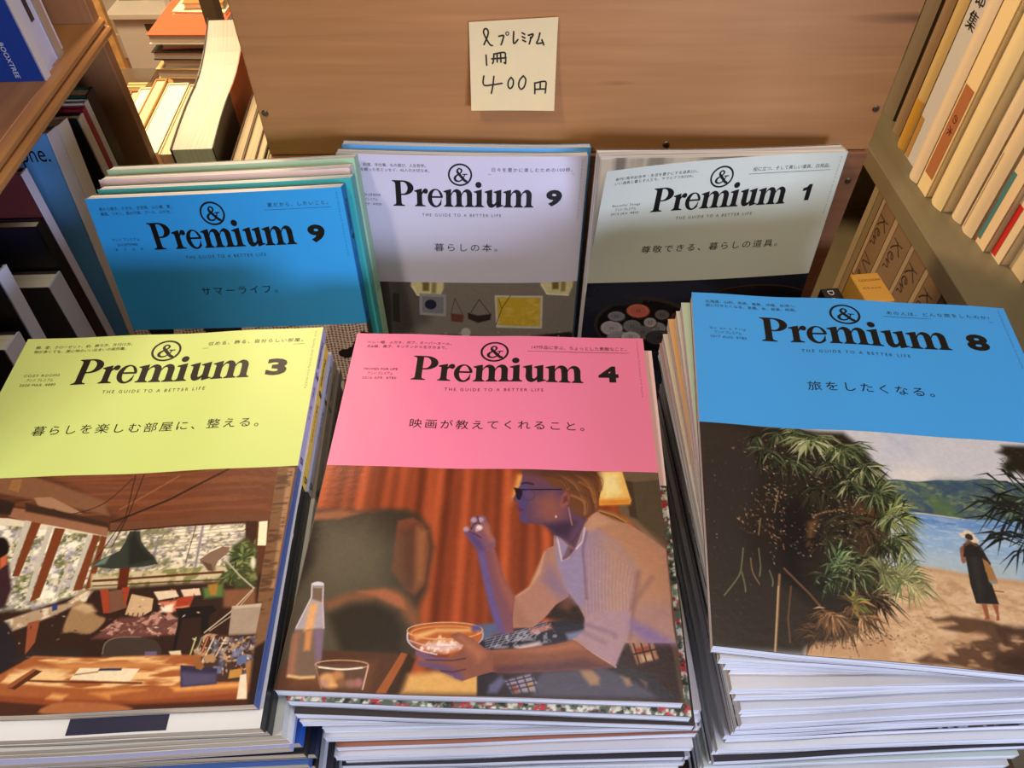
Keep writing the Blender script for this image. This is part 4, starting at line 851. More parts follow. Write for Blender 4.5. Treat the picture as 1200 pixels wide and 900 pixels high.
('p',(49,48,49),1,1,[688,778,688,781,687,784,685,785,683,786,681,785,679,783,678,780,677,777,677,774,678,772,679,770,681,770,684,771,685,772,687,775]),
('p',(49,48,49),1,1,[710,780,710,783,709,786,708,787,706,788,703,787,702,785,700,782,699,779,699,776,700,774,702,772,704,772,706,772,708,774,709,777]),
('p',(84,80,79),2,1,[682,686,681,716,671,741,653,757,632,762,609,754,588,735,573,708,566,677,567,647,577,622,595,606,616,602,639,610,659,628,674,655]),
('p',(168,160,158),1.2,1,[673,666,672,696,662,721,645,737,623,741,600,733,580,714,565,687,557,656,559,626,569,602,586,586,607,582,630,589,650,608,666,635]),
('l',(201,192,189),1.2,1.0,1,[661,665,661,686,655,705,644,718,629,724,613,723,597,714,584,699,574,679,569,657,570,636,576,617,587,604,601,598,617,599,633,608,647,623,656,643,661,665]),
('p',(58,56,55),1,1,[608,648,608,651,607,654,606,656,604,656,602,655,600,653,598,651,598,648,598,645,599,642,600,641,602,640,604,641,606,643,608,645]),
('p',(58,56,55),1,1,[630,650,630,653,629,656,628,657,626,658,624,657,622,655,620,652,620,649,620,646,621,644,622,642,624,642,626,643,628,645,630,647]),
('p',(58,56,55),1,1,[611,676,611,679,610,682,608,683,606,684,604,683,602,681,601,679,600,675,600,672,601,670,603,668,605,668,607,669,609,671,610,673]),
('p',(58,56,55),1,1,[633,678,633,681,632,684,631,685,629,686,627,685,625,683,623,680,623,677,623,674,624,672,625,670,627,670,629,671,631,672,633,675]),
('p',(52,48,46),2,1,[788,565,787,595,775,619,755,635,730,639,704,631,680,612,663,585,655,554,657,525,669,500,689,485,713,481,739,489,763,508,780,534]),
('p',(104,96,92),1.2,1,[779,545,778,574,766,599,746,614,721,618,695,610,672,591,655,565,647,534,649,505,660,480,680,465,705,461,731,469,754,488,771,514]),
('l',(124,115,110),1.2,1.0,1,[766,544,765,565,758,583,745,596,729,602,710,601,692,592,676,577,665,557,660,535,661,514,668,496,681,483,697,477,716,479,734,487,749,502,761,522,766,544]),
('p',(36,33,32),1,1,[706,527,706,530,705,533,703,534,701,535,699,534,697,532,696,529,695,526,695,523,696,521,698,519,700,519,702,520,704,522,705,524]),
('p',(36,33,32),1,1,[728,529,728,532,727,534,726,536,724,536,721,536,720,534,718,531,717,528,718,525,718,523,720,521,722,521,724,521,726,523,727,526]),
('p',(36,33,32),1,1,[709,555,709,558,708,560,706,562,704,562,702,561,700,559,699,557,698,554,698,551,699,548,701,547,703,546,705,547,707,549,708,552]),
('p',(36,33,32),1,1,[731,556,731,559,730,562,728,563,727,564,724,563,722,561,721,559,720,556,720,553,721,550,723,549,725,548,727,549,729,551,730,553]),
('p',(55,52,53),2,1,[672,853,669,897,651,932,621,954,584,960,545,948,510,920,486,881,474,837,478,794,496,759,526,737,562,732,601,744,635,771,660,809]),
('p',(110,104,106),1.2,1,[663,833,660,876,642,911,612,933,575,939,536,927,502,899,477,860,466,816,469,773,487,738,517,717,554,711,592,723,626,750,651,788]),
('l',(132,124,127),1.2,1.0,1,[643,831,642,862,631,888,611,907,587,915,559,913,532,900,509,878,493,849,485,817,487,787,499,761,518,742,542,734,570,736,596,749,619,771,636,799,643,831]),
('p',(38,36,37),1,1,[557,811,557,815,556,817,555,819,553,819,551,818,549,816,547,814,547,811,547,807,548,805,549,803,551,803,553,804,555,806,557,808]),
('p',(38,36,37),1,1,[580,813,580,816,579,819,577,821,575,821,573,820,571,818,570,816,569,812,569,809,570,807,572,805,574,805,576,806,578,807,579,810]),
('p',(38,36,37),1,1,[560,840,560,843,559,845,557,847,555,848,553,847,551,845,550,842,549,839,549,836,550,833,552,832,554,831,556,832,558,834,559,837]),
('p',(38,36,37),1,1,[582,842,582,845,581,847,580,849,578,849,576,849,574,847,572,844,572,841,572,838,573,835,574,834,576,833,578,834,580,836,582,839]),
('p',(33,31,33),2,1,[876,953,871,999,846,1037,804,1061,752,1066,699,1051,652,1020,618,977,603,929,609,883,635,845,676,823,727,818,779,831,826,862,860,904]),
('p',(66,62,66),1.2,1,[867,931,862,978,837,1016,795,1039,743,1044,690,1030,643,999,609,956,595,908,600,862,626,824,667,802,718,797,770,810,817,841,851,883]),
('l',(79,74,79),1.2,1.0,1,[840,929,837,962,821,991,794,1010,760,1019,722,1016,685,1001,653,976,631,944,622,910,625,877,641,849,667,830,702,821,739,824,776,839,807,863,829,895,840,929]),
('p',(23,21,23),1,1,[723,907,723,910,722,912,721,914,719,914,716,914,715,912,713,909,712,906,712,903,713,900,715,898,717,898,719,899,721,901,722,903]),
('p',(23,21,23),1,1,[746,909,746,912,745,914,743,916,741,916,739,916,737,914,736,911,735,908,735,905,736,902,738,900,740,900,742,901,744,903,745,905]),
('p',(23,21,23),1,1,[726,935,726,939,725,941,724,943,722,943,719,942,717,940,716,938,715,934,715,931,716,929,718,927,720,927,722,928,724,929,725,932]),
('p',(23,21,23),1,1,[749,937,749,941,748,943,746,945,744,945,742,944,740,942,739,940,738,936,738,933,739,931,741,929,743,929,745,929,747,931,748,934]),
('p',(75,73,75),2,1,[515,942,508,982,482,1014,440,1034,389,1037,336,1024,290,997,259,960,245,918,253,878,279,847,321,827,371,824,423,836,469,863,501,900]),
('p',(150,146,150),1.2,1,[506,920,500,960,473,993,431,1012,380,1016,328,1003,282,976,250,939,237,897,245,857,271,826,312,807,363,803,415,815,460,842,492,879]),
('l',(180,175,180),1.2,1.0,1,[479,918,475,947,459,971,431,988,397,995,359,991,323,978,293,956,273,929,264,899,268,871,285,847,312,831,346,824,383,827,419,840,449,861,470,888,479,918]),
('p',(52,51,52),1,1,[365,896,364,899,363,902,362,903,360,904,358,903,356,901,354,898,354,895,354,892,355,889,357,888,359,887,361,888,363,890,364,893]),
('p',(52,51,52),1,1,[387,898,387,901,386,903,384,905,382,906,380,905,378,903,377,900,376,897,376,894,377,891,379,890,381,889,383,890,385,892,386,895]),
('p',(52,51,52),1,1,[367,925,367,928,366,930,364,932,362,932,360,931,358,930,357,927,356,924,356,921,357,918,359,916,361,916,363,917,365,919,366,921]),
('p',(52,51,52),1,1,[389,927,389,930,388,932,387,934,385,934,382,933,381,932,379,929,379,926,379,922,380,920,381,918,383,918,385,919,387,921,389,923]),
('p',(45,25,23),2,1,[916,634,916,673,909,706,894,727,874,734,852,724,832,700,817,665,808,625,808,586,816,554,831,533,850,527,872,536,891,560,907,594]),
('p',(90,50,46),1.2,1,[907,614,907,653,899,686,885,707,865,713,843,703,823,679,808,645,799,605,799,566,807,534,822,513,841,507,863,516,882,540,898,574]),
('l',(108,60,55),1.2,1.0,1,[896,613,897,641,892,665,883,683,870,692,855,690,840,679,826,660,816,634,810,606,810,578,814,554,824,536,836,528,851,529,866,540,880,559,890,584,896,613]),
('p',(31,17,16),1,1,[846,597,846,600,845,602,843,604,841,604,839,604,837,602,836,599,835,596,835,593,836,591,838,589,840,588,842,589,844,591,845,594]),
('p',(31,17,16),1,1,[868,599,868,602,867,604,866,606,864,606,862,605,860,603,858,601,857,598,857,595,858,592,860,591,862,590,864,591,866,593,867,596]),
('p',(31,17,16),1,1,[849,625,849,628,848,630,846,632,844,632,842,631,840,629,839,627,838,624,838,621,839,618,841,617,843,616,845,617,847,619,848,622]),
('p',(31,17,16),1,1,[871,626,871,629,870,632,869,633,867,634,865,633,863,631,861,629,861,626,861,623,862,620,863,618,865,618,867,619,869,621,871,623]),
('p',(48,46,48),2,1,[953,837,952,874,941,905,922,924,896,930,869,920,845,897,826,863,817,825,818,788,829,758,849,739,874,734,901,743,925,766,944,799]),
('p',(96,92,96),1.2,1,[944,816,943,853,932,884,912,903,887,908,860,899,835,875,817,842,808,804,809,768,820,737,840,718,865,713,891,723,916,745,934,778]),
('l',(115,110,115),1.2,1.0,1,[930,815,930,841,923,864,911,880,894,888,875,887,856,876,840,857,828,833,821,806,822,779,829,757,841,740,858,733,876,734,895,745,912,764,924,788,930,815]),
('p',(33,32,33),1,1,[869,797,868,801,868,803,866,805,864,805,862,804,860,802,858,800,858,797,858,793,859,791,860,789,862,789,864,790,866,792,868,794]),
('p',(33,32,33),1,1,[891,799,891,802,890,805,889,807,887,807,885,806,883,804,881,802,880,798,880,795,881,793,883,791,885,791,887,792,889,793,890,796]),
('p',(33,32,33),1,1,[872,826,872,829,871,832,869,833,867,834,865,833,863,831,862,828,861,825,861,822,862,819,863,818,865,817,868,818,870,820,871,823]),
('p',(33,32,33),1,1,[894,828,894,831,894,834,892,835,890,836,888,835,886,833,884,830,884,827,884,824,885,821,886,820,888,819,890,820,892,822,894,825]),
('p',(94,90,88),2,1,[558,925,554,959,537,987,510,1004,476,1008,441,998,410,976,388,944,378,909,382,875,399,848,426,831,460,827,495,837,526,859,548,890]),
('p',(188,180,176),1.2,1,[549,904,546,938,529,966,501,983,467,987,432,977,401,954,379,923,370,888,374,855,391,827,418,810,452,807,486,816,517,838,539,869]),
('l',(225,216,211),1.2,1.0,1,[531,902,529,927,519,947,501,962,478,968,453,966,429,955,408,938,394,915,388,890,390,866,401,845,418,831,441,824,466,826,490,837,510,855,525,877,531,902]),
('p',(65,62,61),1,1,[453,883,452,886,451,889,450,890,448,891,446,890,444,888,442,885,442,882,442,879,443,877,444,875,446,875,449,875,450,877,452,880]),
('p',(65,62,61),1,1,[475,885,475,888,474,891,472,892,470,893,468,892,466,890,465,887,464,884,464,881,465,879,467,877,469,877,471,877,473,879,474,882]),
('p',(65,62,61),1,1,[455,912,455,915,454,918,452,919,450,920,448,919,446,917,445,914,444,911,444,908,445,905,447,904,449,903,451,904,453,906,454,909]),
('p',(65,62,61),1,1,[477,914,477,917,476,919,475,921,473,922,471,921,469,919,467,916,467,913,467,910,468,907,469,906,471,905,473,906,475,908,477,911])],
 'summer': [
('f',(40,32,30)),
('knit',)],
}
# ------------------------------------------------------------------ printed pictures (painted onto a fine vertex grid)
def vnoise(h, w, cx, cy, rng):
    out = np.zeros((h, w)); amp = .6
    for o in range(3):
        nx, ny = max(2, int(cx*2**o)), max(2, int(cy*2**o)); g = rng.random((ny+2, nx+2))
        x = np.linspace(0, nx, w); y = np.linspace(0, ny, h); xi = x.astype(int); yi = y.astype(int); fx = x-xi; fy = y-yi
        fx = fx*fx*(3-2*fx); fy = fy*fy*(3-2*fy)
        a = g[yi][:, xi]; b = g[yi][:, xi+1]; c = g[yi+1][:, xi]; d = g[yi+1][:, xi+1]
        out += amp*((a*(1-fx)+b*fx)*(1-fy)[:, None]+(c*(1-fx)+d*fx)*fy[:, None]); amp *= .5
    return out/1.05
def cover_alpha(pts, soft, h, w):
    pts = np.array(pts, float); pad = soft+1
    x0 = max(0, int(pts[:, 0].min()-pad)); x1 = min(w, int(pts[:, 0].max()+pad)+2)
    y0 = max(0, int(pts[:, 1].min()-pad)); y1 = min(h, int(pts[:, 1].max()+pad)+2)
    if x1 <= x0 or y1 <= y0: return None
    X = (np.arange(x0, x1)+.5)[None, :]; Y = (np.arange(y0, y1)+.5)[:, None]
    ins = np.zeros((y1-y0, x1-x0), bool); d2 = np.full(ins.shape, 1e9); n = len(pts)
    for i in range(n):
        ax, ay = pts[i]; bx, by = pts[(i+1) % n]
        if ay != by:
            cr = ((ay > Y) != (by > Y)); ins ^= cr & (X < (bx-ax)*(Y-ay)/(by-ay)+ax)
        dx, dy = bx-ax, by-ay; L = dx*dx+dy*dy or 1e-9
        t = np.clip(((X-ax)*dx+(Y-ay)*dy)/L, 0, 1); d2 = np.minimum(d2, (X-ax-t*dx)**2+(Y-ay-t*dy)**2)
    d = np.sqrt(d2); al = np.clip(.5+np.where(ins, d, -d)/soft, 0, 1)
    return (slice(y0, y1), slice(x0, x1)), al*al*(3-2*al)
def line_alpha(pts, wid, soft, h, w):
    pts = np.array(pts, float); pad = soft+wid+1
    x0 = max(0, int(pts[:, 0].min()-pad)); x1 = min(w, int(pts[:, 0].max()+pad)+2)
    y0 = max(0, int(pts[:, 1].min()-pad)); y1 = min(h, int(pts[:, 1].max()+pad)+2)
    if x1 <= x0 or y1 <= y0: return None
    X = (np.arange(x0, x1)+.5)[None, :]; Y = (np.arange(y0, y1)+.5)[:, None]; d2 = np.full((y1-y0, x1-x0), 1e9)
    for (ax, ay), (bx, by) in zip(pts[:-1], pts[1:]):
        dx, dy = bx-ax, by-ay; L = dx*dx+dy*dy or 1e-9
        t = np.clip(((X-ax)*dx+(Y-ay)*dy)/L, 0, 1); d2 = np.minimum(d2, (X-ax-t*dx)**2+(Y-ay-t*dy)**2)
    return (slice(y0, y1), slice(x0, x1)), np.clip(.5+(wid/2-np.sqrt(d2))/soft, 0, 1)
def paint(ops, w, h):
    img = np.zeros((h, w, 3)); sx, sy = w/2000, h/2000; px = w/464
    def blend(r, col, k=1.0):
        if r is None: return
        s, al = r; img[s] += (np.array(col)/255-img[s])*(al*k)[..., None]
    def P(f): return [(f[i]*sx, f[i+1]*sy) for i in range(0, len(f), 2)]
    for o in ops:
        t = o[0]
        if t == 'f': img[:] = np.array(o[1])/255
        elif t == 'curtain':
            x = np.linspace(0, 1, w); rng = np.random.default_rng(3)
            s = .5+.22*np.sin(x*58+1)+.16*np.sin(x*97+2.2*np.sin(x*9))+.14*np.sin(x*161+1.3)
            s = np.clip(s, 0, 1)[None, :]*np.ones((h, 1)); s = np.clip(s+.16*(vnoise(h, w, 60, 8, rng)-.5), 0, 1)
            img[:] = np.array(o[1])/255*(1-s[..., None])+np.array(o[2])/255*s[..., None]
        elif t == 'knit':
            Y, X = np.mgrid[0:h, 0:w]/px; rng = np.random.default_rng(8)
            wv = ((np.sin(X*.9)+np.sin((Y+2*np.sin(X*.1))*1.2)) > .2)
            d = np.where(wv, 1, 0)[..., None]; cm = np.array((206, 190, 170))/255*(1-d)+np.array((116, 66, 58))/255*d
            img[:] = cm
            zz = np.abs(((X*.9+Y*.35) % 130)-65) < 26; img[zz] = img[zz]*.45+np.array((226, 214, 200))/255*.55
            dark = vnoise(h, w, 9, 5, rng) > .62; img[dark] = np.array((30, 24, 24))/255
        elif t == 'p':
            q = P(o[4]); q = spline(q, True, 4) if o[3] else q; blend(cover_alpha(q, (o[2] if o[2] < 1.6 else o[2]*2.1)*px, h, w), o[1])
        elif t == 'l':
            q = P(o[5]); q = spline(q, False, 4) if o[4] else q; blend(line_alpha(q, o[2]*px, o[3]*px, h, w), o[1])
        elif t == 'n':
            r = cover_alpha(P(o[7]), o[5]*px, h, w)
            if r is None: continue
            n = vnoise(h, w, o[3], o[4], np.random.default_rng(o[6]))[r[0]]; blend((r[0], r[1]*np.clip((n-.47)*5, 0, 1)), o[1], o[2])
        elif t == 't':
            _, x, y, n, rr, a0, a1, cols, wd_, seed, droop = o; rng = random.Random(seed)
            for i in range(n):
                a = math.radians(a0+(a1-a0)*rng.random()); L = rr*sx*(.45+.6*rng.random()); cc = rng.choice(cols); b = wd_*px*(.5+.6*rng.random())
                p0 = (x*sx+rng.gauss(0, rr*sx*.12), y*sy+rng.gauss(0, rr*sx*.10)); c, s_ = math.cos(a), math.sin(a)
                mid = (p0[0]+c*L*.55, p0[1]+s_*L*.55-L*droop*.25); end = (p0[0]+c*L, p0[1]+s_*L+L*droop*rng.random())
                nx, ny = -s_*b/2, c*b/2
                q = [p0, (mid[0]+nx, mid[1]+ny), end, (mid[0]-nx, mid[1]-ny)]
                v = .75+.5*rng.random(); blend(cover_alpha(q, 1.0*px, h, w), tuple(min(255, k*v) for k in cc))
        elif t == 's':
            _, cols, n, r0, r1, seed, ang, reg = o; rng = random.Random(seed); q = np.array(P(reg))
            r = cover_alpha(q, 1, h, w)
            if r is None: continue
            yy, xx = np.nonzero(r[1] > .5); k = 0
            if len(yy) == 0: continue
            for i in range(n):
                j = rng.randrange(len(yy)); cx, cy = xx[j]+r[0][1].start, yy[j]+r[0][0].start
                a = rng.random()*6.28 if ang is None else ang+rng.gauss(0, .5); L = (r0+(r1-r0)*rng.random())*px/2
                c, s_ = math.cos(a)*L, math.sin(a)*L; b = min(L*.5, .8*px)/max(L, .01); cc = rng.choice(cols)
                blend(cover_alpha([(cx-c, cy-s_), (cx-s_*b, cy+c*b), (cx+c, cy+s_), (cx+s_*b, cy-c*b)], 1.0*px, h, w), cc, .9)
    rng = np.random.default_rng(77)                       # printing grain and fine irregularity of the picture
    g = 1+.05*(vnoise(h, w, 60, 45, rng)-.5)+.07*(vnoise(h, w, 150, 110, rng)-.5)
    return np.clip(img*g[..., None], 0, 1)
def photo_mesh(name, img, u0, u1, v0, v1, zf, parent, W, H):
    h, w, _ = img.shape
    u = np.linspace(u0, u1, w)[None, :]*np.ones((h, 1)); v = np.linspace(v0, v1, h)[:, None]*np.ones((1, w))
    co = np.stack([u-W/2, H/2-v, zf(u, v)], -1).reshape(-1, 3).astype(np.float32)
    me = bpy.data.meshes.new(name); me.vertices.add(h*w); me.vertices.foreach_set('co', co.ravel())
    I = np.arange(h*w).reshape(h, w); q = np.stack([I[1:, :-1], I[1:, 1:], I[:-1, 1:], I[:-1, :-1]], -1).reshape(-1, 4)
    me.loops.add(q.size); me.loops.foreach_set('vertex_index', q.ravel().astype(np.int32))
    me.polygons.add(len(q)); me.polygons.foreach_set('loop_start', np.arange(0, q.size, 4, dtype=np.int32))
    me.update(calc_edges=True)
    c = np.clip(img, 0, 1); l = np.where(c <= .04045, c/12.92, ((c+.055)/1.055)**2.4)
    at = me.color_attributes.new('Col', 'FLOAT_COLOR', 'POINT')
    at.data.foreach_set('color', np.concatenate([l, np.ones((h, w, 1))], -1).astype(np.float32).ravel())
    me.materials.append(M_PHOTO); me.shade_smooth()
    o = bpy.data.objects.new(name, me); COL.objects.link(o); o.parent = parent; return o
# ------------------------------------------------------------------ magazines
MW, MH, BAND = .232, .285, .130
SIDE_TINY = 'アンド プレミアム アンド プレミアム アンド プレミアム'
def magazine(label, p, e, T=.0095, band=(240, 240, 240), lower=None, spine=None, spine_low=None, bend=None, cover_bend=None, group=None,
             design=None, art=None, back=None, spine_print=None, pages=None, nu=14, W=MW, H=MH, smalls=True):
    """p: top-left corner of the front cover (x, y, height above the table); e: Euler degrees"""
    M = Rm(*e); loc = Vector(p)+M @ Vector((W/2, -H/2, -T))
    bend = bend or (lambda u, v: 0.0*u)
    cb = cover_bend or (lambda u, v: 0.0*u)
    lower = lower or band; spine = spine or band; spine_low = spine_low or lower
    t = thing('magazine', label, 'magazine', loc, M, group)
    pb = MB(); pb.gridbox(.0003, W-.0005, .0006, H-.0003, .00034, T-.00034, nu, 8, bend); pb.build('page_block', pages or M_PAGES, t)
    fb = lambda u, v: bend(u, v)+cb(u, v)
    c = MB(); th = .00032
    pw = (236, 234, 232)
    c.gridbox(0, W, 0, BAND, T-th, T, nu*2, 12, fb, band, side=pw); c.gridbox(0, W, BAND, H, T-th, T, nu*2, 10, fb, lower, side=pw)
    c.gridbox(0, W, 0, H, 0, th, nu, 4, bend, back or lower, side=pw)
    c.gridbox(W-.0004, W+.0001, 0, BAND, 0, T, 1, 4, bend, spine); c.gridbox(W-.0004, W+.0001, BAND, H, 0, T, 1, 4, bend, spine_low)
    cov = c.build('cover', M_COVER, t, False)
    zt = lambda k: (lambda u, v: (u-W/2, H/2-v, T+k+float(fb(u, v))))
    F = lambda x, y: zt(.00012)(x, -y)
    if art is not None:
        img, v0, v1 = art
        photo_mesh('cover_photo', img, .0003, W-.0003, v0, v1, lambda u, v: T+.00006+fb(u, v), cov, W, H)
    if design:
        m = MB(); masthead(m, .0495, .1830, -.0490, .0251, F); m.build('masthead', M_INK, cov)
        m = MB(); put_poly(m, arc(.1130, -.0176, .0113, .0108, 0, 354, 40), F, [arc(.1130, -.0176, .0096, .0091, 0, 354, 40)]); ampersand(m, .1132, -.0176, .0128, F); m.build('emblem', M_INK, cov)
        m = MB()
        if design['num'] == '1': put_poly(m, [(.1975+.0105*a, -.0468+.0164*b_) for a, b_ in ((.42, 0), (.86, 0), (.86, 1), (.56, 1), (.40, .84), (.05, .76), (.05, .58), (.42, .64))], F)
        else: put_text(m, design['num'], .1945, .2100, -.0468, .02, F, .045, height=.0166)
        m.build('issue_number', M_INK, cov)
        m = MB(); put_text(m, 'THE GUIDE TO A BETTER LIFE', .0764, .1520, -.0588, .0040, F, .0, height=.0029); m.build('tagline', M_GREYINK, cov)
        h = design['head']; wd_ = .0110*len(h); u0 = .1185-wd_/2+.0015
        m = MB(); put_text(m, h, u0, u0+wd_-.004, -.0945, .0090, F, .0); m.build('headline', M_INK, cov)
        m = MB(); a, b = design['left']
        put_text(m, a, .0100, .0100+.0034*len(a), -.0110, .0034, F, 0); put_text(m, b, .0100, .0100+.0034*len(b), -.0155, .0034, F, 0)
        m.build('upper_left_lines', M_GREYINK, cov); m = MB(); r = design['right']; rw = min(.0755, .0049*len(r)); put_text(m, r, .2180-rw, .2180, -.0140, .0042, F, 0)
        put_poly(m, [(.2165-rw-.002, -.01695), (.2198, -.01695), (.2198, -.01665), (.2165-rw-.002, -.01665)], F); m.build('upper_right_line', M_GREYINK, cov); m = MB()
        for k, s in enumerate(design['tag']): put_text(m, s, .0250-.0132*(.75 if k == 1 else 1), .0250+.0132*(.75 if k == 1 else 1), -.0398-.0046*k, .0034, F, 0)
        m.build('issue_date_lines', M_GREYINK, cov); m = MB()
        V = lambda x, y: F(.2262+y, -.004-x)
        if smalls: put_text(m, SIDE_TINY, 0, .058, 0, .0017, V)
        if smalls: m.build('edge_small_print', M_GREYINK, cov)
    if spine_print:
        num, body = spine_print; m = MB(); b0 = T*.30; ch = T*.42
        S = lambda x, y: (W/2+.0003, H/2-x, y+float(bend(W, x)))        # reads from top to bottom
        S2 = lambda x, y: S(x, T-y)
        masthead(m, .012, .040, T*.32, ch, S2); put_text(m, num, .044, .044+.005*len(num), T*.32, .009, S2, .03)
        put_text(m, body, .058, .058+.0042*len(body), T*.34, .0036, S2)
        put_text(m, 'B', .121, .126, T*.28, .008, S2)
        for i, q in enumerate(m.f): m.f[i] = q[::-1]
        m.build('spine_text', M_INK, cov)
    return t, cov, F, zt
ART_IMG = {}
RES = {'pink': (520, 348), 'blue': (520, 348), 'yellow': (520, 348), 'lavender': (400, 268), 'sage': (400, 268), 'summer': (320, 214)}
for k, (w_, h_) in RES.items(): ART_IMG[k] = paint(ART[k], w_, h_)
def art_of(k, vis=1.0):
    im = ART_IMG[k]; n = max(2, int(im.shape[0]*vis)); return (im[:n], BAND, BAND+(MH-.0003-BAND)*n/im.shape[0])
D = {
 'yellow': dict(num='3', head='暮らしを楽しむ部屋に、整える。', left=('棚、壁、クローゼット、机、飾り方、片付け方。', '物が多くても、居心地のいい住まいの実例集。'), right='収める、飾る、自分らしい部屋。', tag=('COZY ROOMS', 'アンド プレミアム', '2020 MAR. ¥880')),
 'pink': dict(num='4', head='映画が教えてくれること。', left=('ベレー帽、メガネ、ボブ、オーバーオール、', '犬&猫、菓子、キッチンから生き方まで。'), right='147作品に学ぶ、ちょっとした素敵なこと。', tag=('MOVIES FOR LIFE', 'アンド プレミアム', '2016 APR. ¥780')),
 'blue': dict(num='8', head='旅をしたくなる。', left=('北海道、山形、奈良、奄美、沖縄、台湾へ。', '旅に行きたくなる、言葉、本、音楽、映画。'), right='あの人は、どんな旅をしたのか?', tag=('Go on a Trip', 'アンド プレミアム', '2017 AUG. ¥780')),
 'lavender': dict(num='9', head='暮らしの本。', left=('住まい、料理、手仕事、もの選び、人生哲学。', '暮らしを綴った名エッセイ、45人の大切な本。'), right='日々を豊かに楽しむための100冊。', tag=('THE BETTER LIFE BOOK', 'アンド プレミアム', '2022 SEP. ¥900')),
 'sage': dict(num='1', head='尊敬できる、暮らしの道具。', left=('創刊1周年記念号・生活を豊かにする道具231。', 'いい道具と暮らす人たち、ヤマとデスBOOK。'), right='役に立つ、そして美しい道具、日用品。', tag=('Beautiful Things', 'アンド プレミアム', '2015 JAN. ¥845')),
 'summer': dict(num='9', head='サマーライフ。', left=('麦わら帽子、かき氷、文学館、山小屋、夏、', '離島、リネン、森の列車、プール、山や光…'), right='夏だから、したいこと。', tag=('アンド プレミアム', '2014 SEPTEMBER', '¥700')),
}
# wording helpers
ORD = ['topmost', 'second', 'third', 'fourth', 'fifth', 'sixth', 'seventh', 'eighth', 'ninth', 'tenth', 'eleventh', 'twelfth', 'thirteenth', 'fourteenth', 'fifteenth', 'sixteenth', 'seventeenth', 'eighteenth', 'nineteenth', 'twentieth', 'twenty-first', 'twenty-second', 'twenty-third', 'twenty-fourth', 'twenty-fifth', 'twenty-sixth', 'twenty-seventh', 'twenty-eighth', 'twenty-ninth', 'thirtieth']
# ------------------------------------------------------------------ the setting
def struct(name, mb, m, **k): return tag(mb.build(name, m, **k), kind='structure')
M_FLOOR = wood_mat('brown_floor_boards', (120, 80, 56), (160, 112, 80), 0, .45, .25)
b = MB(); b.box(-3.4, 2.2, -2.2, 4.6, -.80, -.75); struct('floor', b, M_FLOOR)
M_WALL = mat('cream_plaster', (206, 190, 160), .9, .2)
b = MB(); b.box(-3.4, 2.2, 4.5, 4.6, -.75, 1.95); struct('wall_back', b, M_WALL)
b = MB(); b.box(-3.4, -3.3, -2.2, 4.5, -.75, 1.95); struct('wall_left', b, M_WALL)
# ------------------------------------------------------------------ display table
M_TABLE = wood_mat('dark_table_wood', (58, 38, 26), (92, 62, 42), 0, .5, .5)
t = thing('display_table', 'dark wooden display table under the magazine piles', 'table', (0, .36, -.7505))
b = MB(); b.box(-.402, .405, -.33, .30, .722, .750); b.build('tabletop', M_TABLE, t, bevel=.002)
for x in (-.37, .35):
    for y in (-.30, .25):
        b = MB(); b.prism([(x, y), (x+.04, y), (x+.04, y+.04), (x, y+.04)], 0, .721, 'z'); b.build('leg', M_TABLE, t)
b = MB(); b.box(-.34, .36, -.285, -.265, .64, .721); b.build('apron', M_TABLE, t)
# ------------------------------------------------------------------ wooden backing boards, screws, price note
PLY = wood_mat('warm_plywood', (176, 120, 68), (194, 136, 80), 0, .5, 1.8,
               streaks=((-.125, .165, .035, .0035, .8), (.30, .125, .075, .006, .8), (.07, .17, .03, .003, .5), (.0, .20, .02, .003, .4), (.17, .195, .03, .003, .4), (-.19, .21, .02, .004, .35), (.04, .07, .02, .003, .3)))
PLY2 = wood_mat('lower_plywood', (140, 92, 58), (168, 116, 76), 0, .55, 1.6)
t = thing('backing_board', 'tall plywood board standing behind the magazines with the price note on it', 'board', (.057, .6510, .262))
b = MB(); b.box(-.289, .289, -.006, .006, 0, .50); b.build('panel', PLY, t, bevel=.0015)
def screw(x, z, parent, y):
    s = MB(); s.cyl((x, y, z), .0034, .0026, 0, -.0012, 14, 'y'); s.box(x-.0024, x+.0024, y-.0016, y-.0011, z-.0005, z+.0005); s.box(x-.0005, x+.0005, y-.0016, y-.0011, z-.0024, z+.0024)
    s.build('screw', M_METAL, parent)
for (x, z) in ((-.283, .044), (.283-.001, .043), (.093, .008)): screw(x, z, t, -.006)
t = thing('crate_front_board', 'lower plywood board behind the upright magazines, topped by the taller board', 'board', (.057, .6465, 0))
b = MB(); b.box(-.289, .289, -.0055, .0055, 0, .2615); b.build('panel', PLY2, t, bevel=.001)
for (x, z) in ((.280, .230), (-.276, .22)): screw(x, z, t, -.0055)
# post behind
M_OLIVE = mat('olive_grey_paint', (116, 108, 82), .5, .4)
t = thing('shelf_post', 'olive grey upright post just behind the left edge of the plywood board', 'post', (-.382, 1.0, -.75))
b = MB(); b.prism([(-.009, -.012), (.009, -.012), (.009, .012), (-.009, .012)], 0, 2.0, 'z'); b.build('upright', M_OLIVE, t, bevel=.001)
b = MB(); b.box(-.016, .016, -.02, .02, 0, .02); b.build('foot', M_OLIVE, t)
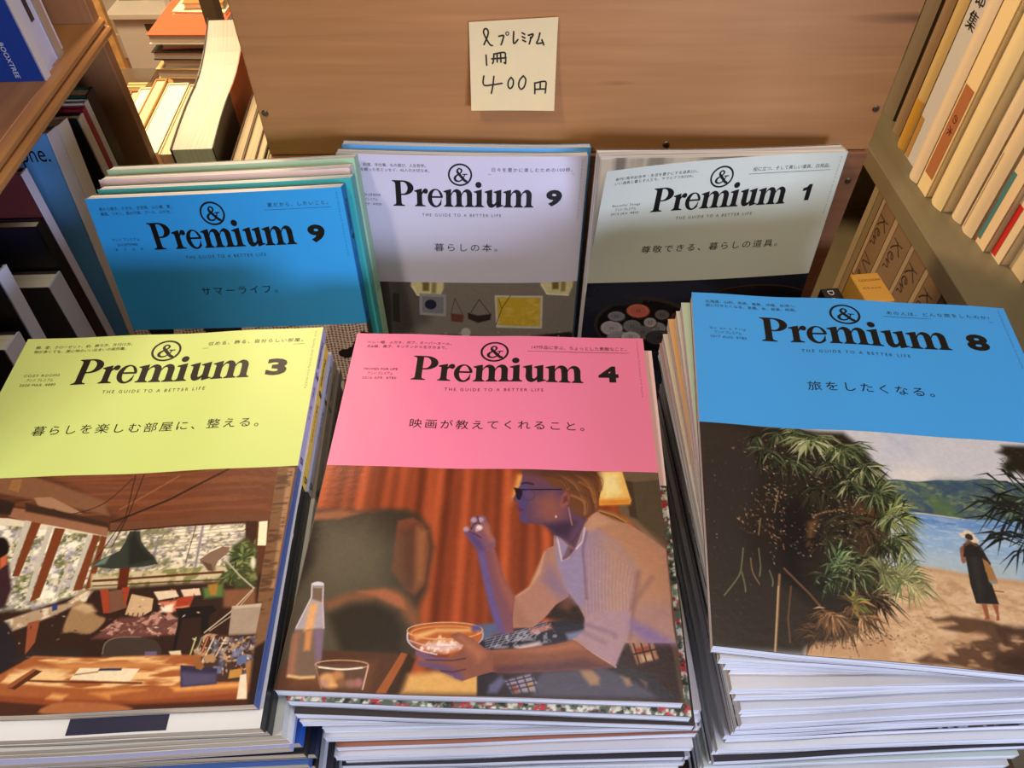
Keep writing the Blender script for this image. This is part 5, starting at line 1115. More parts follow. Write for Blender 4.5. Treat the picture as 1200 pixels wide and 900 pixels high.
# price note: a square sticky note with its lower edge lifting off
M_NOTE = mat('cream_note_paper', (248, 224, 170), .8, .2)
t = thing('price_note', 'cream square sticky note with handwritten price on the plywood board', 'note', (.0035, .6443, .313))
def note_pt(x, y):                                     # x right, y up inside the note, metres
    l = -.0015-.011*max(0.0, (.066-y)/.075)**1.6-.002*max(0, (x+.02)/.06)**2*max(0, 1-y/.075)
    return (x, l, y)
nb = MB(); N = 16
for j in range(N):
    for i in range(N):
        f = lambda i, j: note_pt(-.0375+.075*i/N+(.0012*(j/N-.5)), .0785*j/N*(1-.045*(1-i/N)*(j == N)) )
        nb.quad(f(i, j), f(i+1, j), f(i+1, j+1), f(i, j+1))
o = nb.build('paper', M_NOTE, t); sd = o.modifiers.new('thick', 'SOLIDIFY'); sd.thickness = .00018; sd.offset = 1
ink = MB(); M_PEN = mat('felt_pen_ink', (48, 42, 34), .6, .2)
def NM(X, Y):
    x = -.0375+(X-207)/698*.075; y = .0785*(832-Y)/742; q = note_pt(x, y); return (q[0], q[1]-.0004, q[2])
NS = [[(392, 308), (372, 300), (340, 245), (325, 205), (333, 178), (352, 178), (362, 200), (355, 235), (325, 300)],
      [(445, 236), (482, 230), (476, 262), (462, 302)], [(563, 200), (562, 292), (596, 264)], [(628, 210), (650, 222)], [(630, 240), (652, 252)], [(634, 268), (658, 280)],
      [(678, 230), (714, 220), (712, 236), (696, 258)], [(696, 245), (694, 272), (686, 298)], [(770, 212), (758, 262), (746, 294), (798, 288)], [(786, 266), (802, 306)],
      [(339, 384), (342, 464)], [(402, 375), (398, 430), (390, 450)], [(402, 376), (486, 364), (495, 400), (496, 450), (484, 444)], [(428, 375), (428, 440)], [(456, 370), (458, 440)], [(384, 414), (500, 406)],
      [(316, 550), (308, 600), (322, 626), (380, 622), (465, 610)], [(398, 554), (388, 630), (374, 690)],
      [(540, 562), (518, 590), (514, 630), (530, 652), (552, 632), (558, 590), (540, 562)], [(640, 550), (610, 585), (602, 630), (622, 658), (650, 632), (660, 580), (640, 550)],
      [(734, 606), (736, 692)], [(738, 608), (820, 594), (826, 640), (822, 686)], [(780, 600), (780, 654)], [(740, 658), (824, 654)]]
for s_ in NS: stroke(ink, s_, 13, NM)
stroke(ink, [(512+12*math.cos(a), 215+13*math.sin(a)) for a in np.linspace(0, 6.28, 10)], 8, NM)
ink.build('handwriting', M_PEN, t)
# ------------------------------------------------------------------ shelving units at the sides
WOODL = wood_mat('left_shelf_wood', (150, 100, 54), (190, 136, 80), 1, .4, .8)
WOODP = wood_mat('end_panel_wood', (140, 94, 58), (176, 124, 80), 2, .45, .8)
SLL = -.029; XL = lambda y, o=0.0: -.417+o+SLL*y
angL = math.atan(-SLL)
def along(x0, y0, ang, z=0): return Matrix.Translation((x0, y0, z)) @ Matrix.Rotation(ang, 4, 'Z')
t = thing('bookshelf', 'brown wooden bookshelf along the left with moulded shelf edge', 'bookshelf', (XL(.2), .2, -.75)); t.rotation_euler = (0, 0, angL)
# local: +x = towards the aisle, +y = away along the shelf
b = MB(); b.box(-.34, -.008, .016, .622, 1.044, 1.063); b.build('shelf_board', WOODL, t, bevel=.001)
b = MB()
b.prism([(-.008, 1.063), (-.001, 1.0625), (.0015, 1.060), (.0015, 1.0565), (-.001, 1.0555), (-.001, 1.054), (.0045, 1.0535), (.006, 1.0515), (.006, 1.0475), (.0045, 1.0455), (.0005, 1.0448), (.0005, 1.0435), (-.002, 1.0425), (-.008, 1.0425)], 0, .638, 'y'); b.build('edge_molding', WOODL, t)
b = MB(); b.box(-.34, -.006, .016, .622, .700, .725); b.build('shelf_board', WOODL, t)
b = MB(); b.box(-.34, .000, .0, .0155, 0, 2.0); b.build('side_panel', WOODP, t)
b = MB(); b.box(-.34, -.003, .6225, .6385, 0, 2.0); b.build('side_panel', WOODP, t, bevel=.001)
b = MB(); b.box(-.352, -.341, 0, .6385, 0, 2.0); b.build('back_panel', WOODP, t)
SHL = .313; BTL = -.025
OLV = wood_mat('olive_grey_board', (104, 94, 70), (122, 112, 84), 1, .5, .5)
SLR = -.027; XR = lambda y, o=0.0: .4455+o+SLR*y
t = thing('bookshelf', 'olive grey bookshelf along the right side holding pale spines', 'bookshelf', (XR(.25), .25, -.75)); t.rotation_euler = (0, 0, math.atan(-SLR))
b = MB(); b.box(.0, .30, .016, .78, .903, .925); b.build('shelf_board', OLV, t, bevel=.001)
b = MB(); b.box(.006, .30, .016, .78, .640, .660); b.build('shelf_board', OLV, t)
b = MB(); b.box(.07, .30, .54, .556, .660, .903); b.build('divider', OLV, t)
for y in (0, .78):
    b = MB(); b.box(.0, .30, y, y+.0155, 0, 1.9); b.build('side_panel', OLV, t)
b = MB(); b.box(.301, .312, 0, .7955, 0, 1.9); b.build('back_panel', OLV, t)
SHR = .175; BTR = -.09
# ------------------------------------------------------------------ the three piles
PI2 = 2*math.pi
def wave(amp, f, ph): return lambda u, v: amp*np.sin(PI2*f*u/MW+ph)*(.35+.65*v/MH)+amp*.4*np.sin(PI2*2.3*f*u/MW+1.7*ph+3*v)
def pile(name, top_p, top_e, n, BLs, RZs, covers, design, art, pile_word, feature, amp, seed=1, spineprints=(), pages=None, light=False):
    rng = random.Random(seed); z0 = top_p[2]
    bend = wave(amp, 1.1, seed*1.3)
    T = z0/n-.0007
    tot = 0
    for k in range(n):
        f = 1-k/n
        ex, ey = top_e[0]*f, top_e[1]*f
        rz = np.interp(k, *zip(*RZs))+(rng.uniform(-.5, .5) if k > 1 else 0)
        if k == 0: p = top_p; rz = top_e[2]
        else:
            bx = np.interp(k, *zip(*[(a, b_) for a, b_, c_ in BLs])); by = np.interp(k, *zip(*[(a, c_) for a, b_, c_ in BLs]))
            if k > 2: bx += rng.uniform(-.003, .003); by += rng.uniform(-.003, .003)
            M = Rm(ex, ey, rz); d = M @ Vector((0, MH, 0))
            # height of the bottom-left corner follows the pile
            Mt = Rm(*top_e); zbl = (Vector(top_p)-Mt @ Vector((0, MH, 0))).z
            p = (bx+d.x, by+d.y, zbl*f+d.z)
        cv = covers[k] if k < len(covers) else None
        if cv is None:
            base = rng.choice([(226, 222, 214), (206, 206, 210), (170, 176, 196), (206, 190, 170), (220, 226, 232), (150, 160, 180), (214, 196, 160), (196, 206, 190)])
            cv = dict(band=base, lower=rng.choice([base, (220, 218, 220), (226, 224, 222), (206, 202, 198), (60, 54, 56)]))
        lab = feature if k == 0 else cv.get('label') or f'{ORD[k]} magazine from the top in the {pile_word}'
        r = magazine(lab, p, (ex, ey, rz), T=T, band=cv['band'], lower=cv.get('lower'), spine=cv.get('spine'), spine_low=cv.get('spine_low'), bend=bend,
                     group=f'magazines in the {pile_word}', pages=pages, design=design if k == 0 else None, art=art if k == 0 else None,
                     spine_print=spineprints[k] if k < len(spineprints) else None, nu=20 if k < 14 else 8)
        if cv.get('fn'): cv['fn'](r)
Z = lambda z: z+CH
def navy_bar(r):
    t_, cov, F, zt = r; m = MB(); f = zt(.0001)
    nx = 10
    for i in range(nx):
        u = .124+.056*i/nx; u2 = .124+.056*(i+1)/nx
        m.quad(f(u, .2838), f(u2, .2838), f(u2, .266), f(u, .266), (44, 42, 66))
    m.build('printed_bar', M_COVER, cov)
def speckle_photo(cols, seed, u0=.0, u1=MW):
    rng = np.random.default_rng(seed); w_, h_ = 300, 200
    im = np.ones((h_, w_, 3))*np.array(cols[0])/255
    for i, cc in enumerate(cols[1:]):
        n = vnoise(h_, w_, 46+10*i, 30+7*i, rng); a = np.clip((n-.56)*9, 0, 1)[..., None]; im = im*(1-a)+np.array(cc)/255*a
    return im
def add_photo(im):
    def fn(r):
        t_, cov, F, zt = r; g = zt(.00006)
        f = np.vectorize(lambda u, v: g(u, v)[2]); photo_mesh('cover_photo', im, .0003, MW-.0003, BAND, MH-.0003, f, cov, MW, MH)
    return fn
pile('yellow', (-.3796, .4156, Z(-.4209)), (1.13, -1.37, 1.31), 25,
     [(1, -.370, .1205), (2, -.369, .1225), (4, -.362, .120), (8, -.358, .122), (25, -.36, .122)], [(0, 1.3), (1, 1.6), (5, 2.2), (25, 1.0)],
     [dict(band=(208, 226, 132), lower=(120, 84, 60), spine=(170, 176, 214), spine_low=(66, 92, 150)),
      dict(band=(236, 234, 228), lower=(236, 234, 230), spine=(226, 190, 60), spine_low=(24, 24, 26), fn=navy_bar, label='magazine with white cover strip and navy bar just under the yellow issue 3'),
      dict(band=(180, 184, 214), lower=(60, 60, 58), spine=(176, 178, 210), spine_low=(40, 40, 38)),
      dict(band=(150, 140, 120), lower=(216, 214, 200), spine=(150, 142, 124), spine_low=(206, 204, 192)),
      dict(band=(120, 112, 100), lower=(230, 228, 222), spine=(116, 108, 98), spine_low=(232, 230, 224)),
      dict(band=(96, 90, 84), lower=(170, 172, 208), spine=(92, 86, 80), spine_low=(170, 172, 206)),
      dict(band=(90, 80, 70), lower=(40, 86, 170), spine=(80, 74, 66), spine_low=(36, 92, 182)),
      dict(band=(60, 54, 50), lower=(40, 32, 30), spine=(54, 48, 44), spine_low=(36, 30, 30)),
      dict(band=(50, 60, 80), lower=(30, 40, 64), spine=(40, 46, 60), spine_low=(24, 38, 66)),
      dict(band=(40, 50, 90), lower=(60, 100, 170), spine=(40, 50, 90), spine_low=(60, 96, 160)),
      dict(band=(40, 34, 34), lower=(30, 24, 24), spine=(40, 34, 34), spine_low=(24, 20, 20)),
      dict(band=(90, 50, 40), lower=(60, 36, 30), spine=(70, 40, 34), spine_low=(56, 34, 28))],
     D['yellow'], art_of('yellow'), 'yellow topped left pile', 'yellow green issue 3 magazine with a wooden studio picture, topping the left pile', .0011, seed=1, pages=M_PAGESW,
     spineprints=[('3', '部屋に、整える'), ('8', '部屋のつくりかた'), ('9', '暮らしのこと'), ('2', 'くらし'), ('7', '日々')])
FLOR = speckle_photo([(96, 106, 88), (140, 150, 124), (230, 226, 208), (190, 60, 66), (48, 58, 48), (220, 216, 200)], 5)
SPREAD = speckle_photo([(206, 204, 200), (120, 84, 70), (66, 60, 58), (228, 226, 220)], 7)
DRK = speckle_photo([(58, 50, 52), (96, 66, 60), (190, 186, 186), (40, 40, 60)], 9)
def bars(r):
    t_, cov, F, zt = r; m = MB(); f = zt(.0001)
    for u, u2 in ((.045, .056), (.085, .088), (.13, .14)): m.quad(f(u, .2835), f(u2, .2835), f(u2, .277), f(u, .277), (50, 40, 44))
    m.build('printed_bar', M_COVER, cov)
pile('pink', (-.1258, .4337, Z(-.4349)), (.148, .157, -2.23), 24,
     [(1, -.1315, .1462), (2, -.1285, .142), (3, -.1245, .143), (4, -.1205, .143), (6, -.1165, .140), (9, -.114, .139), (24, -.116, .138)], [(0, -2.23), (1, -2.7), (2, -2.6), (3, .2), (5, 1.2), (10, 1.2), (24, 1.0)],
     [dict(band=(246, 132, 170), lower=(120, 84, 62), spine=(240, 140, 150), spine_low=(80, 60, 46)),
      dict(band=(240, 208, 200), lower=(60, 70, 56), spine=(236, 210, 200), fn=add_photo(FLOR), label='magazine with pale pink band and dark floral picture just under the pink issue 4'),
      dict(band=(230, 206, 170), lower=(52, 40, 36), spine=(230, 206, 166), spine_low=(40, 32, 30), label='cream banded magazine two places under the pink issue 4'),
      dict(band=(226, 222, 220), lower=(222, 218, 214)), dict(band=(210, 200, 190), lower=(206, 196, 190), fn=bars), dict(band=(200, 206, 214), lower=(226, 226, 230)),
      dict(band=(120, 90, 80), lower=(216, 214, 212)), dict(band=(60, 56, 56), lower=(220, 216, 214), fn=add_photo(SPREAD)), dict(band=(210, 206, 200), lower=(170, 110, 84)), dict(band=(206, 206, 206), lower=(214, 212, 216)), dict(band=(90, 110, 80), lower=(84, 120, 74)), dict(band=(60, 66, 90), lower=(50, 54, 80))],
     D['pink'], art_of('pink'), 'pink topped middle pile', 'pink issue 4 magazine with a person eating popcorn, topping the middle pile', .0010, seed=2)
pile('blue', (.1423, .4414, Z(-.4006)), (-.03, -1.76, -7.04), 27,
     [(1, .113, .156), (2, .118, .156), (3, .124, .156), (4, .127, .152), (5, .130, .150), (7, .135, .149), (9, .139, .147), (27, .140, .147)], [(0, -7.04), (1, -4.5), (3, -1.0), (5, .8), (8, 1.8), (27, 1.5)],
     [dict(band=(70, 166, 240), lower=(44, 38, 34), spine=(60, 144, 206), spine_low=(60, 60, 50)),
      dict(band=(190, 206, 176), lower=(206, 204, 198), label='sage green banded magazine just under the blue issue 8'),
      dict(band=(226, 214, 190), lower=(222, 216, 206)), dict(band=(222, 170, 110), lower=(214, 160, 110)), dict(band=(214, 200, 170), lower=(220, 214, 208)), dict(band=(196, 130, 120), lower=(220, 210, 200)),
      dict(band=(230, 222, 206), lower=(222, 220, 224)), dict(band=(90, 170, 150), lower=(216, 214, 214)), dict(band=(50, 44, 40), lower=(220, 220, 222)), dict(band=(150, 96, 70), lower=(206, 204, 208)), dict(band=(206, 200, 196), lower=(70, 60, 66), fn=add_photo(DRK)), dict(band=(60, 50, 44), lower=(214, 212, 216)), dict(band=(60, 50, 44), lower=(60, 56, 66)), dict(band=(200, 190, 180), lower=(216, 214, 220)), dict(band=(200, 190, 180), lower=(70, 56, 60), fn=add_photo(DRK))],
     D['blue'], art_of('blue'), 'blue topped right pile', 'blue issue 8 magazine with a beach and palm bush, topping the right pile', .0014, seed=3)
# ------------------------------------------------------------------ magazines standing against the board
def stand(p, e, k, T, up=0.0, dx=0.0, drz=0.0):
    M = Rm(*e); o = M @ Vector((dx, up, -k*T)); return tuple(Vector(p)+o), (e[0], e[1], e[2]+drz)
bow = lambda a: (lambda u, v: a*(1-((u-MW/2)/(MW/2))**2))
P9, E9 = (-.3748, .5588, Z(-.3905)), (72.77, -4.52, -3.0)
magazine('blue issue 9 summer magazine standing in front at the left', P9, E9, T=.0122, band=(54, 164, 230), lower=(60, 50, 46), spine=(30, 110, 180), bend=bow(.0015), design=D['summer'], art=art_of('summer', .4),
         spine_print=('9', 'サマーライフ'), group='upright magazines leaning at the back')
g = 'upright magazines leaning at the back'
q, e = stand(P9, E9, 1, .0128, .004, .006); magazine('teal edged magazine standing directly behind the blue issue 9', q, e, T=.0122, band=(64, 176, 176), spine=(60, 160, 156), bend=bow(.0015), group=g)
q, e = stand(P9, E9, 2, .0128, .009, .002); magazine('pinkish magazine standing third in the blue issue 9 row', q, e, T=.0122, band=(232, 206, 200), spine=(206, 200, 196), bend=bow(.0015), group=g)
q, e = stand(P9, E9, 3.05, .0128, .014, .004); magazine('pale green magazine standing last behind the blue issue 9', q, e, T=.0122, band=(176, 214, 178), spine=(150, 190, 160), bend=bow(.0012), group=g)
PL, EL = (-.1588, .6098, Z(-.3785)), (76.43, 2.44, 1.04)
lb = lambda u, v: .0035*(1-((u-MW*.45)/(MW*.55))**2)-.003*np.maximum(0, (u-.17)/.06)**2
magazine('lavender issue 9 magazine leaning in the centre below the price note', PL, EL, T=.0126, band=(214, 208, 224), lower=(120, 112, 104), spine=(206, 204, 220), bend=lb, design=D['lavender'], art=art_of('lavender', .62), group=g)
q, e = stand(PL, EL, 1.0, .0133, .004, .004); magazine('sky blue magazine leaning directly behind the lavender issue 9', q, e, T=.0105, band=(92, 166, 220), spine=(70, 140, 206), bend=lb, group=g)
PS, ES = (.0798, .5871, Z(-.3715)), (81.46, 2.73, 5.69)
sb = lambda u, v: .004*np.sin(np.pi*u/MW)
scv = lambda u, v: .030*np.maximum(0, 1-u/.19)**2*np.maximum(0, 1-v/.16)**1.5
magazine('pale sage issue 1 magazine with curling corner leaning at the right', PS, ES, T=.0170, band=(222, 226, 206), lower=(40, 42, 54), spine=(206, 212, 206), bend=sb, cover_bend=scv, design=D['sage'], art=art_of('sage', .75), group=g)
# ------------------------------------------------------------------ books
PGC = {}
def book(name, label, cat, loc, rotz, size, cov, pages=None, spine_side='+x', group=None, spine_col=None, hard=.0012, spine_marks=(), cover_text=None, lean=0.0, spine_text=None, round_spine=False):
    """upright book: local x = depth (spine at x=0, pages behind), y = thickness, z = height; spine faces +x (or -x)"""
    d, th, h = size; s = -1 if spine_side == '+x' else 1
    t = thing(name, label, cat, loc, None, group); t.rotation_euler = (lean, 0, rotz)
    X = lambda a: s*a
    def bx(mb, a0, a1, y0, y1, z0, z1, col=None): x0, x1 = sorted((X(a0), X(a1))); mb.box(x0, x1, y0, y1, z0, z1, col)
    pg = MB(); bx(pg, .002, d-.003, hard, th-hard, .002, h-.003)
    pm = pages or M_BOOKPG
    key = pm.name+'_upright'
    if key not in PGC:
        m2 = pm.copy(); m2.name = key
        for n in m2.node_tree.nodes:
            if n.type == 'MAPPING': n.inputs['Scale'].default_value = (6, 900, 6)
        PGC[key] = m2
    pg.build('page_block', PGC[key], t)
    c = MB(); sc_ = spine_col or cov
    bx(c, 0, d, 0, hard, 0, h, cov); bx(c, 0, d, th-hard, th, 0, h, cov)
    if round_spine:
        k = 8; prof = [(X(.003), 0)]+[(X(-.0035*math.sin(math.pi*i/k)), th*i/k) for i in range(k+1)]+[(X(.003), th)]
        c.prism(prof if s > 0 else prof[::-1], 0, h, 'z', sc_)
    else: bx(c, -.0008, .0012, 0, th, 0, h, sc_)
    cv = c.build('cover', M_COVER, t)
    off = -.0040 if round_spine else -.0012
    for (z0, z1, y0, y1, col) in spine_marks:
        m = MB(); k = 6 if round_spine else 1
        for i in range(k):
            ya, yb = y0+(y1-y0)*i/k, y0+(y1-y0)*(i+1)/k
            fx = (lambda y: X(-.0035*math.sin(math.pi*y)-.0004)) if round_spine else (lambda y: X(off))
            q = [(fx(ya), ya*th, z0), (fx(yb), yb*th, z0), (fx(yb), yb*th, z1), (fx(ya), ya*th, z1)]
            m.quad(*(q if s < 0 else q[::-1]), col)
        m.build('spine_label', M_COVER, cv)
    if cover_text:
        m = MB(); body, x0, x1, z, em, mt, vert = cover_text
        if vert: F = lambda x, y: (X(x0)+y, -.0003, z-x); put_text(m, body, 0, x1, 0, em, F)
        else:
            F = lambda x, y: (X(x0)+x, -.0003, z+y); put_text(m, body, 0, x1, 0, em, F)
        m.build('cover_lettering', mt, cv)
    if spine_text:
        m = MB(); kind, body, z, em, mt = spine_text
        if kind == 'col':                              # stacked characters, top to bottom
            for i, ch in enumerate(body):
                F = lambda x, y, i=i: (X(off-.0002), (th/2-em/2+x) if s < 0 else (th/2+em/2-x), z-i*em*1.15+y); put_text(m, ch, 0, None, 0, em, F)
        elif kind == 'script':                         # handwritten title running down the spine
            F = lambda x, y: (X(off-.0002), (th*.46+y) if s < 0 else (th*.46-y), z-x); q = em/24; w_ = .0011
            L = lambda l: stroke(m, [(a*q, (b_-10)*q) for a, b_ in l], w_, F)
            L([(2, 20), (4, 10), (3, 0)]); L([(14, 21), (6, 11), (3, 9)]); L([(5, 11), (12, 3), (17, 0)])
            L([(19, 6), (25, 9), (24, 12), (20, 10), (20, 3), (26, 1), (31, 8)]); L([(31, 10), (32, 1), (35, 9), (38, 9), (39, 2), (43, 1)])
            L([(58, 0), (61, 20)]); L([(61, 20), (70, 2), (74, 24)])
            L([(84, 8), (89, 11), (87, 3), (83, 5), (91, 10), (98, 2), (100, 10), (97, -8), (103, 6), (110, 12), (108, 2), (115, 5), (124, 2), (134, 8)])
        else:                                          # printed line running down the spine
            F = lambda x, y: (X(off-.0002), (th*.5+y) if s < 0 else (th*.5-y), z-x); put_text(m, body, 0, None, -em*.35, em, F)
        m.build('spine_lettering', mt, cv)
    return t
# upper left shelf
xs = lambda y: XL(y, -.008)
y = .696
UL = [(.0115, .25, (26, 62, 140), (214, 206, 208), 'dark blue book with pale lettering standing on the upper left shelf', ('BOOXTREE', .0265, .034, .0375, .0066, M_WHITE, True), ()),
      (.0150, .24, (206, 200, 214), (208, 204, 222), 'lilac white paperback standing directly behind the dark blue book', None, ()),
      (.0160, .25, (212, 208, 224), (204, 202, 226), 'pale paperback with dark spine label on the upper left shelf', None, ((.042, .249, .15, .62, (60, 44, 48)),)),
      (.0110, .24, (214, 206, 216), (178, 150, 128), 'tan spined paperback on the upper left shelf, beyond the dark labelled one', None, ()),
      (.0130, .23, (216, 212, 226), (220, 214, 232), 'white lilac booklet last in the upper left row', None, ())]
for i, (th, h, cv, sp, lab, ct, mk) in enumerate(UL):
    book('book', lab, 'book', (xs(y)-(.0, .004, .006, .003, .009)[i], y, SHL+.0002), angL, (.17, th, h), cv, M_BOOKPG, '+x', 'books on the upper left shelf', sp, .001, mk, ct)
    y += th+.0006
# lower left shelf: front to back
LL = [(.428, .027, .215, (40, 34, 36), (222, 220, 232), 'black patterned book with white spine nearest on the lower left shelf', None, M_BOOKPG, 7),
      (.466, .0165, .265, (30, 26, 30), (214, 214, 230), 'black booklet with lilac white spine second on the lower left shelf', None, M_BOOKPG, 7),
      (.537, .0265, .206, (66, 62, 64), (206, 206, 226), 'short grey book with exposed page tops on the lower left shelf', None, M_BOOKPG, 2.6),
      (.5660, .0145, .255, (28, 24, 34), (20, 18, 22), 'black hardback standing behind the short grey book', None, M_BOOKPG, 2.5),
      (.5825, .0115, .300, (96, 44, 44), (206, 202, 222), 'dark red patterned book with white spine behind the black hardback', None, M_BOOKPG, 2.6),
      (.6120, .0200, .303, (96, 150, 196), (206, 196, 196), 'blue watercolour covered book lettered phe on the lower left shelf', ('phe.', .034, .028, .275, .025, M_INK, False), M_BOOKPG, 9.5),
      (.6345, .0230, .298, (222, 214, 204), (216, 200, 180), 'cream spined book just beyond the blue watercolour book', None, M_BOOKPG, 9.5),
      (.7250, .0125, .282, (22, 20, 22), (206, 190, 170), 'black jacketed book with tan spine near the end panel', None, M_BOOKPG, 0),
      (.7390, .0085, .284, (150, 36, 48), (150, 36, 48), 'thin dark red book near the end panel', None, M_BOOKPG, 0),
      (.7490, .0090, .286, (206, 200, 190), (206, 196, 180), 'thin white spined book beside the thin dark red book', None, M_BOOKPG, 0),
      (.7600, .0190, .289, (30, 62, 46), (40, 34, 32), 'dark green and black book last before the end panel', None, M_BOOKPG, 0)]
for (y, th, h, cv, sp, lab, ct, pg, ln) in LL:
    book('book', lab, 'book', (xs(y)-.004, y, BTL+.0004+th*math.sin(math.radians(ln))), angL, (.17, th, h), cv, pg, '+x', 'books on the lower left shelf', sp, .0011, (), ct, -math.radians(ln))
# brush strokes on the blue cover
# ------------------------------------------------------------------ right shelf books
ys = [(.848, .030, .472, (124, 112, 92), 'grey brown clothbound book deepest on the right shelf', .0),
      (.812, .020, .468, (146, 122, 92), 'brown spined book beside the deepest grey one on the right shelf', 0),
      (.780, .020, .463, (206, 180, 120), 'yellowish spined book with ochre foot on the right shelf', 0),
      (.742, .032, .4625, (206, 206, 204), 'thick grey white boxed set volume with black title characters', 1),
      (.715, .020, .454, (230, 208, 172), 'narrow cream paperback right of the boxed volume', 0),
      (.690, .022, .455, (236, 208, 152), 'cream book with brown paper label on its spine', 2),
      (.663, .024, .461, (238, 214, 160), 'thick ivory round spined book on the right shelf', 0),
      (.641, .020, .473, (236, 210, 170), 'ivory book with thin red line on its spine', 3),
      (.617, .022, .475, (234, 206, 164), 'ivory book with thin grey line on its spine', 4),
      (.596, .019, .479, (236, 206, 162), 'ivory book with teal and red strips on its spine', 5),
      (.5755, .019, .486, (238, 212, 170), 'pale book with broad red label on the spine', 6),
      (.548, .025, .496, (206, 172, 96), 'ochre covered book nearest on the right shelf', 7)]
for (y, th, x, cv, lab, kind) in ys:
    mk = (); st = None; sp = cv
    if kind == 0 and 'ochre foot' in lab: mk = ((0.001, .06, 0.05, .95, (196, 150, 60)),)
    if kind == 1: mk = ((0.001, .05, .72, .98, (186, 136, 70)),); st = ('col', '七郎集', .196, .019, M_INK)
    if kind == 2: mk = ((.02, .12, .1, .9, (170, 106, 66)),); st = ('run', 'の 木', .09, .010, M_INK)
    if kind == 3: mk = ((.004, .10, .80, .86, (190, 60, 50)),)
    if kind == 4: mk = ((.004, .09, .72, .78, (150, 140, 120)),)
    if kind == 5: mk = ((.006, .082, .68, .98, (70, 130, 130)), (.0, .05, .93, .999, (186, 50, 60)))
    if kind == 6: mk = ((.002, .06, .55, .97, (200, 40, 34)),)
    if kind == 7: sp = (234, 206, 162)
    book('book', lab, 'book', (x, y, SHR+.0002), math.atan(-SLR), (.15, th, .235+.01*((kind*7) % 3)), cv, M_OLDPG, '-x', 'books on the right shelf', sp, .0012, mk, None, 0, st, round_spine=(kind in (0, 3, 4)))
KR = [(.738, .025, (116, 104, 76), 'olive cream spine deepest on the lower right shelf', None),
      (.6995, .037, (118, 96, 70), 'kraft spined volume with script lettering, farthest of the lettered set', 'Ken N'),
      (.6515, .047, (122, 100, 74), 'kraft spined volume with script lettering, second from the back', 'Ken N'),
      (.6125, .038, (120, 98, 72), 'kraft spined volume with script lettering, third from the back', 'Ken N'),
      (.5705, .041, (118, 96, 70), 'kraft spined volume with script lettering, nearest of the lettered set', 'Ken N')]
for (y, th, cv, lab, tx) in KR:
    book('book', lab, 'book', (XR(y, .012), y, BTR+.0002), math.atan(-SLR), (.20, th, .238), cv, M_OLDPG, '-x', 'volumes on the lower right shelf', cv, .0015,
         ((.002, .236, .80, .98, (158, 136, 106)),) if tx else ((.002, .236, .5, .98, (140, 128, 98)),), None, 0, ('script', tx, .218, .024, M_GREYINK) if tx else None)
# little box and dark booklet between the sage magazine and the right shelf
M_YB = mat('mustard_card', (222, 160, 62), .5)
t = thing('carton', 'small mustard yellow carton with brown lettering right of the sage magazine', 'box', (.3570, .556, 0)); t.rotation_euler = (0, 0, .10)
b = MB(); b.box(-.0145, .0145, -.021, .021, 0, .165); b.build('body', M_YB, t, bevel=.0015)
m = MB(); F = lambda x, y: (-.0135+x*.95, -.0211, .133+y); F2 = lambda x, y: (-.010+x*.9, y*.7+.006, .1652)
put_text(m, 'COCOON', 0, .028, .012, .006, F); put_text(m, 'Choco Co.', 0, .027, 0, .005, F)
m.build('front_lettering', mat('brown_ink', (110, 66, 24), .6), t); m = MB(); put_text(m, 'COCOON', 0, .024, .004, .006, F2); put_text(m, 'Choco', 0, .020, -.012, .006, F2); m.build('top_lettering', mat('brown_ink', (110, 66, 24), .6), t)
t = thing('carton', 'small black carton with pale script beside the mustard carton', 'box', (.3275, .5600, 0)); t.rotation_euler = (0, 0, .10)
b = MB(); b.box(-.0095, .0095, -.020, .016, 0, .146); b.build('body', mat('black_card', (30, 24, 24), .4), t, bevel=.001)
m = MB(); F = lambda x, y: (-.004+y, .012-x, .1463); put_text(m, 'Dub', 0, .024, 0, .009, F); m.build('lettering', M_WHITE, t)
